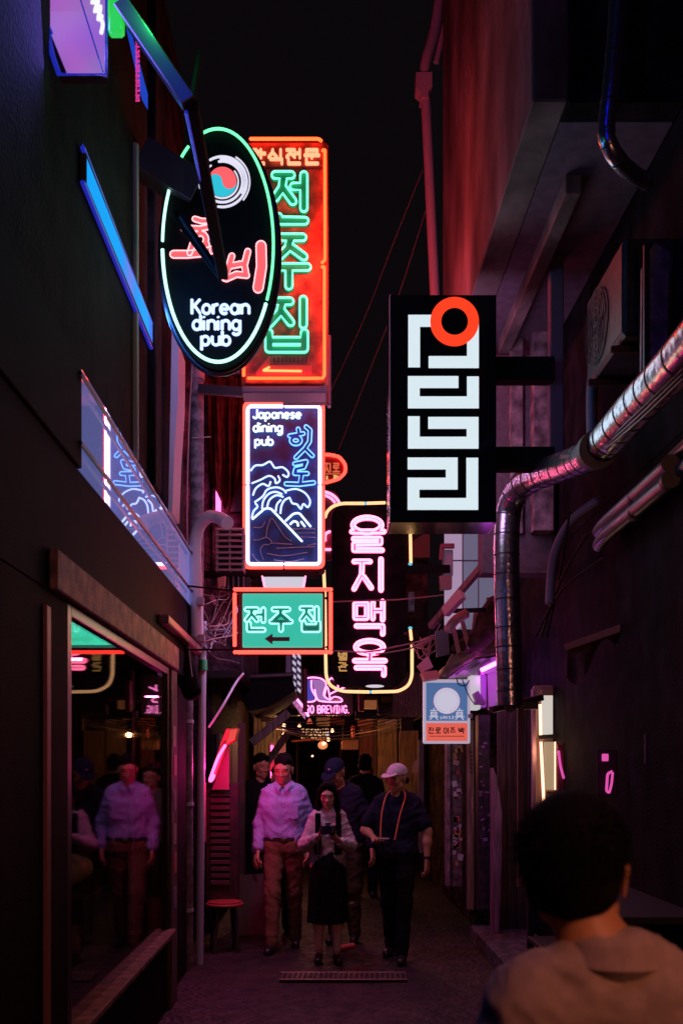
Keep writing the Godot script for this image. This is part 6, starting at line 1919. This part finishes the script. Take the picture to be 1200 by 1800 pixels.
	part(r3, "bundle", nets([[P(822, 1128, 9.7), P(868, 1100, 9.5), .06, .13], [P(800, 1140, 9.7), P(840, 1128, 9.6), .05, .08], [P(848, 1090, 9.6), P(868, 1060, 9.4), .08, .07]], .02, .08), mat("tarp_brown", lin(.11, .065, .05), .85, 0, T_GRIME, Vector3(1.3, 1.3, 1.3)))
	part(r3, "roll", M.new().tube(curve([P(786, 1108, 9.3), P(800, 1090, 9.3), P(820, 1078, 9.25)], 5), .045, 10), mat("roll_pink", lin(.4, .2, .2), .7))
	for q in [[796, 1100, 806, 1148], [812, 1092, 824, 1140], [836, 1070, 830, 1130], [858, 1050, 852, 1120]]:
		part(r3, "prop", M.new().bar(P(q[0], q[1], 9.55), P(q[2], q[3], 9.6), .04, .03, Vector3(0, 0, 1)), mat("batten_rose", lin(.3, .15, .13), .7))
	part(r3, "clear_sheet", M.new().slab(PackedVector2Array([Vector2(764, 1110), Vector2(786, 1106), Vector2(790, 1150), Vector2(766, 1156)]), 0, .02, plane_at(9.75)), mat("sheet_grey", lin(.06, .055, .07), .5))
	part(r3, "cross_rail", M.new().bar(P(796, 1074, 9.5), P(852, 1072, 9.4), .04, .04), mat("sign_black", lin(.01, .01, .01)))
	var hp := thing("red_crate", "pair of tilted red plastic boxes above the poster sign's left corner", "crate", P(756, 1192, 9.4))
	part(hp, "box", M.new().slab(PackedVector2Array([Vector2(735, 1168), Vector2(752, 1153), Vector2(761, 1172), Vector2(744, 1180)]), -.2, 0, plane_at(9.4)), mat("crate_rose", lin(.5, .16, .22), .5))
	part(hp, "box", M.new().slab(PackedVector2Array([Vector2(741, 1181), Vector2(768, 1178), Vector2(772, 1192), Vector2(746, 1196)]), -.2, 0, plane_at(9.38)), mat("crate_red", lin(.5, .12, .12), .5))
	# the pale gable and wall things above
	var gw := thing("pale_gable", "pale lilac building corner, its light painted as glow, showing under the black box sign", "building", P(820, 1060, 11))
	var pale := mat("gable_lilac", lin(.5, .42, .55), .8, 0, T_GRIME, Vector3(.5, .5, .5), N_FINE, .3)
	part(gw, "corner_strip", flat_box(786, 915, 812, 1100, 10.95, .3), glow("wall_glow_lilac", .36, .24, .38))
	part(gw, "glowing_wall", flat_box(812, 915, 872, 1100, 11.0, .3), glow("wall_glow_grey", .12, .11, .18))  # lit building corner: the light on its wall is painted as glow
	part(gw, "wall", M.new().span(P(784, 915, 11.31), P(900, 700, 11.6)), pale)
	for q in [[812, 914, 814, 1100], [786, 984, 872, 986], [840, 914, 841.5, 1100]]:
		part(gw, "added_bar", flat_box(q[0], q[1], q[2], q[3], 10.93, .03, .003), mat("bar_grey", lin(.2, .17, .21), .6))  # bars added over the glowing wall, no window stands here
	part(gw, "pipe", M.new().cyl(P(853, 918, 10.9), P(853, 1010, 10.9), .02), mat("sign_black", lin(.01, .01, .01)))
	part(gw, "stay", M.new().cyl(P(856, 922, 10.8), P(868, 975, 10.8), .018), mat("sign_black", lin(.01, .01, .01)))
	part(gw, "wall_box", flat_box(779, 966, 796, 1012, 10.8, .15), mat("unit_shell", lin(.42, .4, .44), .5))
	part(gw, "wall_box_bracket", M.new().bar(P(774, 960, 10.75), P(798, 960, 10.75), .05, .05).add(M.new().bar(P(776, 958, 10.75), P(774, 985, 10.75), .04, .04)), mat("post_maroon", lin(.25, .04, .07), .5))
	part(gw, "vent_hood", M.new().slab(PackedVector2Array([Vector2(772, 1012), Vector2(794, 1012), Vector2(794, 1034), Vector2(774, 1036)]), -.1, 0, plane_at(10.75)), mat("hood_rose", lin(.3, .17, .17), .6))
	var pq := thing("back_building", "dark brick-red building end beyond the beer hall sign's right edge", "building", P(740, 1100, 12.2))
	part(pq, "wall", flat_box(712, 940, 752, 1120, 12.3, .6), mat("back_red", lin(.16, .06, .05), .85, 0, T_GRIME, Vector3(.7, .7, .7), N_ROUGH, .8))
	part(pq, "gable", M.new().slab(PackedVector2Array([Vector2(722, 958), Vector2(752, 938), Vector2(752, 986), Vector2(722, 986)]), 0, .2, plane_at(12.25)), mat("gable_red", lin(.22, .08, .06), .8))
	part(pq, "downpipe", flat_box(717, 1040, 728, 1075, 12.2, .08), mat("pipe_lavender", lin(.55, .5, .6), .5))
	part(pq, "ledge", flat_box(710, 990, 756, 1000, 12.2, .2), mat("eave_dark", lin(.03, .02, .02), .8))
	# corrugated sheet under the beer sign's right foot
	var cs := thing("corrugated_sheet", "dark corrugated metal sheets below the beer hall sign's right corner", "fence", P(720, 1250, 12))
	planks(cs, "rib", P(690, 1262, 12), P(744, 1262, 12) - P(690, 1262, 12), Vector3(0, .55, 0), 12, Vector3(0, 0, .04), [mat("rib_brown", lin(.13, .06, .05), .6, .2)], .012)
	# far end
	var fe := thing("alley_end_building", "old shop front closing the far end of the alley, with panels and a pale door", "building", P(650, 1400, 20))
	var fw := mat("end_wall", lin(.1, .06, .05), .85, 0, T_GRIME, Vector3(.4, .4, .4), N_ROUGH, .8)
	part(fe, "wall", M.new().span(Vector3(-3, 0, -20.2), Vector3(4, 4.4, -20.6)), fw)
	part(fe, "door_panel", flat_box(664, 1258, 698, 1400, 15.4, .08), mat("door_cream", lin(.46, .3, .16), .7, 0, T_STREAK, Vector3(3.0, .22, 3.0)))
	part(fe, "door_panel", flat_box(701, 1284, 736, 1420, 15.3, .08), mat("door_cream", lin(.46, .3, .16), .7, 0, T_STREAK, Vector3(3.0, .22, 3.0)))
	part(fe, "door_rail", flat_box(660, 1252, 740, 1259, 15.25, .1), mat("brace_wood", lin(.36, .27, .24), .7))
	part(fe, "paper_sheet", M.new().slab(PackedVector2Array([Vector2(676, 1260), Vector2(697, 1256), Vector2(696, 1272), Vector2(678, 1275)]), 0, .02, plane_at(15.2)), mat("notice_pale", lin(.5, .38, .36), .7))
	part(fe, "shutter", flat_box(631, 1266, 656, 1350, 16.5, .08), mat("shutter_rust", lin(.4, .11, .07), .7, 0, T_STREAK, Vector3(3.0, .22, 3.0)))
	part(fe, "shutter_head", flat_box(628, 1262, 658, 1277, 16.4, .1), mat("shutter_head", lin(.5, .16, .08), .6))
	part(fe, "red_panel", flat_box(580, 1262, 606, 1274, 17, .06), mat("panel_red", lin(.35, .05, .04), .6))
	part(fe, "post", flat_box(656, 1250, 663, 1420, 16, .2), mat("post_dark", lin(.07, .03, .025), .7))
	part(fe, "post", flat_box(736, 1300, 745, 1500, 11.8, .2), mat("post_brown", lin(.16, .08, .07), .7))
	part(fe, "hanging_lantern", flat_box(617, 1275, 624, 1298, 15, .08, .02), mat("panel_red", lin(.35, .05, .04), .6))
	part(fe, "side_wall", M.new().span(Vector3(1.62, 0, -10.9), Vector3(2.4, 3.0, -20.2)), fw)
	part(fe, "roof", M.new().span(Vector3(.5, 2.75, -15.6), Vector3(2.4, 2.85, -20.2)), mat("eave_dark", lin(.03, .02, .02), .8))
	part(fe, "doorway_frame", flat_box(520, 1300, 524, 1420, 18, .1).add(flat_box(596, 1290, 600, 1420, 18, .1)), mat("post_brown", lin(.16, .08, .07), .7))
	var lp := thing("poster_scrap", "orange paper scrap on the dark post right of the white-capped man", "notice", P(731, 1358, 11.6))
	part(lp, "paper", M.new().slab(PackedVector2Array([Vector2(726, 1340), Vector2(735, 1333), Vector2(733, 1358), Vector2(724, 1358)]), 0, .01, plane_at(11.6)), mat("paper_orange", lin(.5, .2, .1), .7))


func far_lights() -> void:
	var bulb := glow("bulb_warm", 3.5, 1.8, .9)
	var spots := [[526, 1276, 15.0, "left of the fairy-light sign"], [584, 1284, 15.0, "right of the fairy-light sign"], [499, 1275, 14.0, "highest at the far left"], [499, 1291, 14.0, "under another at the far left"], [577, 1300, 15.4, "below the right end of the fairy-light sign"]]
	for s in spots:
		var o := thing("bare_bulb", "small bare warm bulb deep in the alley, " + s[3], "bulb", P(s[0], s[1] - 4, s[2]), "bare bulbs deep in the alley")
		part(o, "glass", M.new().ball(P(s[0], s[1], s[2]), Vector3(.024, .03, .024)), bulb)
		part(o, "socket", M.new().cyl(P(s[0], s[1] - 3, s[2]), P(s[0], s[1] - 6, s[2]), .014), mat("sign_black", lin(.01, .01, .01)))
	lamp(P(526, 1282, 15.0), Color(1, .7, .42), .14, .03)
	lamp(P(582, 1290, 15.0), Color(1, .66, .38), .2, .03)
	lamp(P(497, 1284, 13.9), Color(1, .74, .5), .4, .03)
	lamp(P(640, 1292, 14.4), Color(1, .62, .36), .17, .03)  # added fill without a bulb of its own, brightens the far boards
	var f := thing("fairy_light_sign", "rows of tiny warm lights on a dark board at the end of the alley", "sign", P(555, 1300, 16))
	part(f, "board", flat_box(528, 1280, 582, 1300, 16.05, .06), mat("case_dark", lin(.05, .03, .04)))
	rng.seed = 11
	for i in 46:
		part(f, "bulb", M.new().ball(P(530 + (i % 12) * 4.2 + rng.randf_range(-1, 1), 1282 + (i / 12) * 5.0 + rng.randf_range(-1, 1), 15.99), Vector3.ONE * rng.randf_range(.006, .013), Basis.IDENTITY, 6, 4), glow("fairy_warm", 1.1, .6, .3))
	part(f, "red_rail", M.new().bar(P(512, 1303, 15.9), P(576, 1298, 15.9), .02, .03), mat("panel_red", lin(.35, .05, .04), .6))
	part(f, "tag", flat_box(573, 1287, 578, 1297, 15.9, .01), glow("tag_white", .5, .42, .45))
	var s := thing("red_lampshade", "small red cone lampshade hanging below the brewery sign", "lamp", P(544, 1272, 14))
	part(s, "shade", M.new().cyl(P(544, 1272, 14), P(544, 1263, 14), .045, .014, 16), glow("shade_red", .5, .07, .04))
	part(s, "flex", M.new().cyl(P(544, 1263, 14), P(544, 1240, 14), .004), mat("sign_black", lin(.01, .01, .01)))
	var l := thing("paper_lantern", "glowing orange paper lantern above the men's heads", "lantern", P(567, 1317, 15))
	part(l, "shade", M.new().ball(P(567, 1310, 15), Vector3(.075, .062, .075)), glow("lantern_orange", .8, .25, .1))
	part(l, "bulb_spot", M.new().ball(P(569, 1307, 14.93), Vector3(.03, .025, .02)), bulb)
	lamp(P(567, 1312, 14.8), Color(1, .5, .25), .12, .03)
	var d := thing("bare_bulb", "tiny low bulb left of the bowed man's cap", "bulb", P(549, 1329, 15), "bare bulbs deep in the alley")
	part(d, "glass", M.new().ball(P(549, 1329, 15), Vector3(.016, .016, .016)), bulb)


func far_clutter() -> void:
	var list := [   # name, label, category, x0, y0, x1, y1, distance, colour, lit
		["blade_sign", "narrow dark red blade sign hanging just right of the brewery lettering", "sign", 630, 1196, 640, 1250, 14.0, Vector3(.22, .03, .03), 0],
		["box_sign", "small dim orange box sign under the beer hall sign's frame", "sign", 638, 1230, 662, 1246, 14.5, Vector3(.3, .09, .03), .35],
		["awning", "black cloth awning across the alley's far right shops", "awning", 624, 1250, 700, 1264, 14.2, Vector3(.015, .012, .012), 0],
		["awning", "plum awning strip over the pale doors at the far right", "awning", 664, 1238, 742, 1256, 13.6, Vector3(.05, .02, .03), 0],
		["menu_board", "dark menu board hung below the plum awning", "board", 704, 1262, 726, 1284, 13.5, Vector3(.09, .05, .04), 0],
		["awning", "dark awning edge behind the left timber braces", "awning", 440, 1246, 524, 1258, 13.4, Vector3(.02, .014, .014), 0],
		["box_sign", "small violet box sign behind the striped post", "sign", 470, 1198, 500, 1206, 13.0, Vector3(.2, .06, .2), .25],
		["ventilator", "dark vent box over the fairy-light sign", "ventilator", 556, 1262, 580, 1276, 15.2, Vector3(.04, .03, .03), 0],
		["shutter_box", "brown roller-shutter box above the bowed man's cap", "shutter", 600, 1300, 630, 1318, 15.0, Vector3(.12, .06, .04), 0]]
	for e in list:
		var o := thing(e[0], e[1], e[2], P((e[3] + e[5]) * .5, e[6], e[7]))
		var c: Vector3 = e[8]
		part(o, "panel", flat_box(e[3], e[4], e[5], e[6], e[7], .12, .006), glow("clutter_%d" % int(e[3]), c.x * e[9] * 2, c.y * e[9] * 2, c.z * e[9] * 2) if e[9] > 0 else mat("clutter_%d" % int(e[3]), lin(c.x, c.y, c.z), .7))
		part(o, "frame", flat_box(e[3] - 1, e[4] - 1.5, e[5] + 1, e[4] + .6, e[7] - .03, .16, .003), mat("case_dark", lin(.05, .03, .04), .5))
		part(o, "hanger", M.new().cyl(P(e[3] + 3, e[4] - 26, e[7] + .05), P(e[3] + 3, e[4], e[7] + .05), .012), mat("sign_black", lin(.01, .01, .01)))
	rng.seed = 40
	for i in 7:
		var y := 1236.0 + i * 5
		cable([P(440 + i * 9, y + 20, 12.5 + i * .3), P(530 + i * 6, y + 34, 13 + i * .3), P(640 + i * 5, y + 22, 13 + i * .3), P(742, y - 6, 12 + i * .3)], .009, "one of the dark cables sagging across the far alley under the brewery sign", mat("wire_1", lin(.05, .03, .03), .6))


func street() -> void:
	var road := mat("alley_ground", lin(.055, .031, .024), .6, 0, T_GRIME, Vector3(.55, .55, .55), N_ROUGH, .55)
	road.roughness_texture = noise_tex(31, 0.02, .55, 1.0, false, 4)
	road.roughness = .85
	var g := M.new()
	for i in 30:   # a gently uneven sheet
		for j in 60:
			var q := []
			for e in [[i, j], [i, j + 1], [i + 1, j + 1], [i + 1, j]]:
				var x: float = -7.5 + e[0] * .5
				var z: float = 6.0 - e[1] * .55
				q.append(Vector3(x, .006 * sin(x * 2.1 + z) + .005 * sin(z * 3.3), z))
			g.quad(q[0], q[1], q[2], q[3], Vector3.UP)
	struct("ground", g, road)
	struct("far_ground", M.new().span(Vector3(-60, -.3, 60), Vector3(60, -.04, -90)), road)
	var dr := thing("drain_grate", "rusty slotted drain grate set across the ground in front of the people", "drain", Vector3(.1, 0, -8.0))
	part(dr, "channel", M.new().span(Vector3(-.36, -.02, -8.02), Vector3(.66, .014, -8.3), .002), mat("unit_dark", lin(.015, .015, .018), .6))
	var iron := mat("grate_iron", lin(.3, .2, .17), .4, .7)
	for z in [-8.02, -8.3]:
		part(dr, "frame_rail", M.new().bar(Vector3(-.37, .016, z), Vector3(.67, .016, z), .03, .012), iron)
	for i in 25:
		part(dr, "grate_bar", M.new().bar(Vector3(-.35 + i * .042, .018, -8.03), Vector3(-.335 + i * .042, .018, -8.29), .014, .01), iron)
	var ps := single("red_plate", M.new().tube([Vector3(.1, .03, -9.3), Vector3(.28, .05, -9.35)], .03, 8), mat("stool_red", lin(.38, .05, .04), .5), "red curved strip lying by the woman's feet", "strip")
	# slanting cables across the night sky
	var thin := mat("cable_rose", lin(.2, .12, .12), .6)
	cable([P(742, 300, 11), P(690, 430, 11.5), P(640, 560, 12), P(580, 690, 12.6)], .009, "upper of two long cables slanting down the sky left of the black box sign", thin)
	cable([P(748, 370, 11), P(700, 520, 11.5), P(650, 650, 12), P(595, 790, 12.6)], .009, "lower of two long cables slanting down the sky left of the black box sign", thin)
	cable([P(580, 1058, 10.5), P(640, 1056, 10.4), P(700, 1054, 10.3), P(780, 1046, 10.2)], .008, "cable strung level across the beer hall sign between its letters", thin)
	cable([P(560, 1142, 10.5), P(640, 1146, 10.4), P(700, 1136, 10.3), P(760, 1122, 10.0)], .009, "cable sagging across the foot of the beer hall sign", thin)
	cable([P(660, 1150, 10.4), P(720, 1140, 10.2), P(775, 1118, 10)], .009, "second cable just under the sagging one at the beer hall sign's foot", thin)
	rng.seed = 21
	for i in 8:
		cable([P(rng.randf_range(720, 740), rng.randf_range(1120, 1140), 10.4), P(rng.randf_range(738, 755), rng.randf_range(1120, 1160), 10.2), P(rng.randf_range(755, 785), rng.randf_range(1095, 1160), 10)], .008, "one of the loose wires bunched right of the beer hall sign", thin)
	for i in 3:
		cable([P(1000 + i * 30, 900 + i * 40, 7), P(985, 1000 + i * 20, 7.4), P(960 - i * 10, 1120, 7.6)], .01, "dark cable hanging under the right-hand pipes, %s" % ["leftmost", "middle", "rightmost"][i])


# unseen signs added on the stretch of the alley behind the viewer, to light the near man's back, the ground and the ducts
func signs_behind() -> void:
	var o := thing("added_rose_sign", "unseen rose lit box sign added on the right wall behind the viewer for its light", "sign", Vector3(1.3, 2.4, .6))
	part(o, "case", M.new().span(Vector3(.95, 2.3, .64), Vector3(1.65, 3.5, .8), .02), mat("case_dark", lin(.05, .03, .04)))
	part(o, "panel", M.new().span(Vector3(1.0, 2.35, .6), Vector3(1.6, 3.45, .64), .004), glow("panel_rose", .9, .45, .36))
	part(o, "arm", M.new().bar(Vector3(1.65, 3.3, .72), Vector3(2.0, 3.3, .72), .06, .06), mat("sign_black", lin(.01, .01, .01)))
	face_lamp(Vector3(1.3, 2.9, .57), Vector2(.6, 1.1), Vector3(-.35, -.6, -1), Color(1, .6, .46), 5.0)
	var b := thing("added_blue_sign", "unseen tall blue neon tube sign added high on the left wall behind the viewer for its light", "sign", Vector3(-1.0, 5.3, .6))
	part(b, "tube", M.new().cyl(Vector3(-1.0, 5.4, .6), Vector3(-1.0, 9.2, .6), .025), glow("neon_blue", .02, .04, 1.3))
	part(b, "backing", M.new().span(Vector3(-1.1, 5.3, .5), Vector3(-1.04, 9.3, .7)), mat("case_dark", lin(.05, .03, .04)))
	face_lamp(Vector3(-.96, 7.3, .6), Vector2(.06, 3.6), Vector3(1, 0, -.6), Color(.06, .12, 1), 3.2)


func _ready() -> void:
	rng.seed = 1
	var cam := Camera3D.new()
	cam.name = "view_camera"
	add_child(cam)
	var att := CameraAttributesPhysical.new()
	att.frustum_focal_length = 35.0
	att.frustum_focus_distance = 8.6
	att.frustum_near = .05
	att.frustum_far = 400.0
	att.exposure_aperture = 4.0
	att.exposure_multiplier = 1.0
	cam.attributes = att
	cam.set_frustum(.05 * 1800.0 / F, Vector2(.05 * (600.0 - CX) / F, .05 * (CY - 900.0) / F), .05, 400.0)
	cam.position = Vector3(0, H, 0)
	cam.current = true
	var we := WorldEnvironment.new()
	we.name = "environment"
	var env := Environment.new()
	env.background_mode = Environment.BG_SKY
	var sky := Sky.new()
	var sm := ProceduralSkyMaterial.new()
	sm.sky_top_color = lin(.0032, .0022, .003)
	sm.sky_horizon_color = lin(.005, .003, .004)
	sm.ground_bottom_color = lin(.002, .0015, .0015)
	sm.ground_horizon_color = lin(.004, .003, .003)
	sky.sky_material = sm
	env.sky = sky
	env.tonemap_mode = Environment.TONE_MAPPER_LINEAR
	env.tonemap_exposure = 1.0
	env.sdfgi_enabled = true
	env.ssao_enabled = true
	env.ssil_enabled = true
	we.environment = env
	add_child(we)
	make_textures()
	street()
	left_side()
	right_side()
	sign_oval()
	sign_orange()
	sign_japanese()
	sign_green()
	sign_beer()
	sign_logo()
	sign_octagon()
	sign_pink_arc()
	sign_brewing()
	sign_poster()
	signs_top_left()
	blue_reflection_strip()
	signs_behind()
	far_lights()
	far_clutter()
	people()
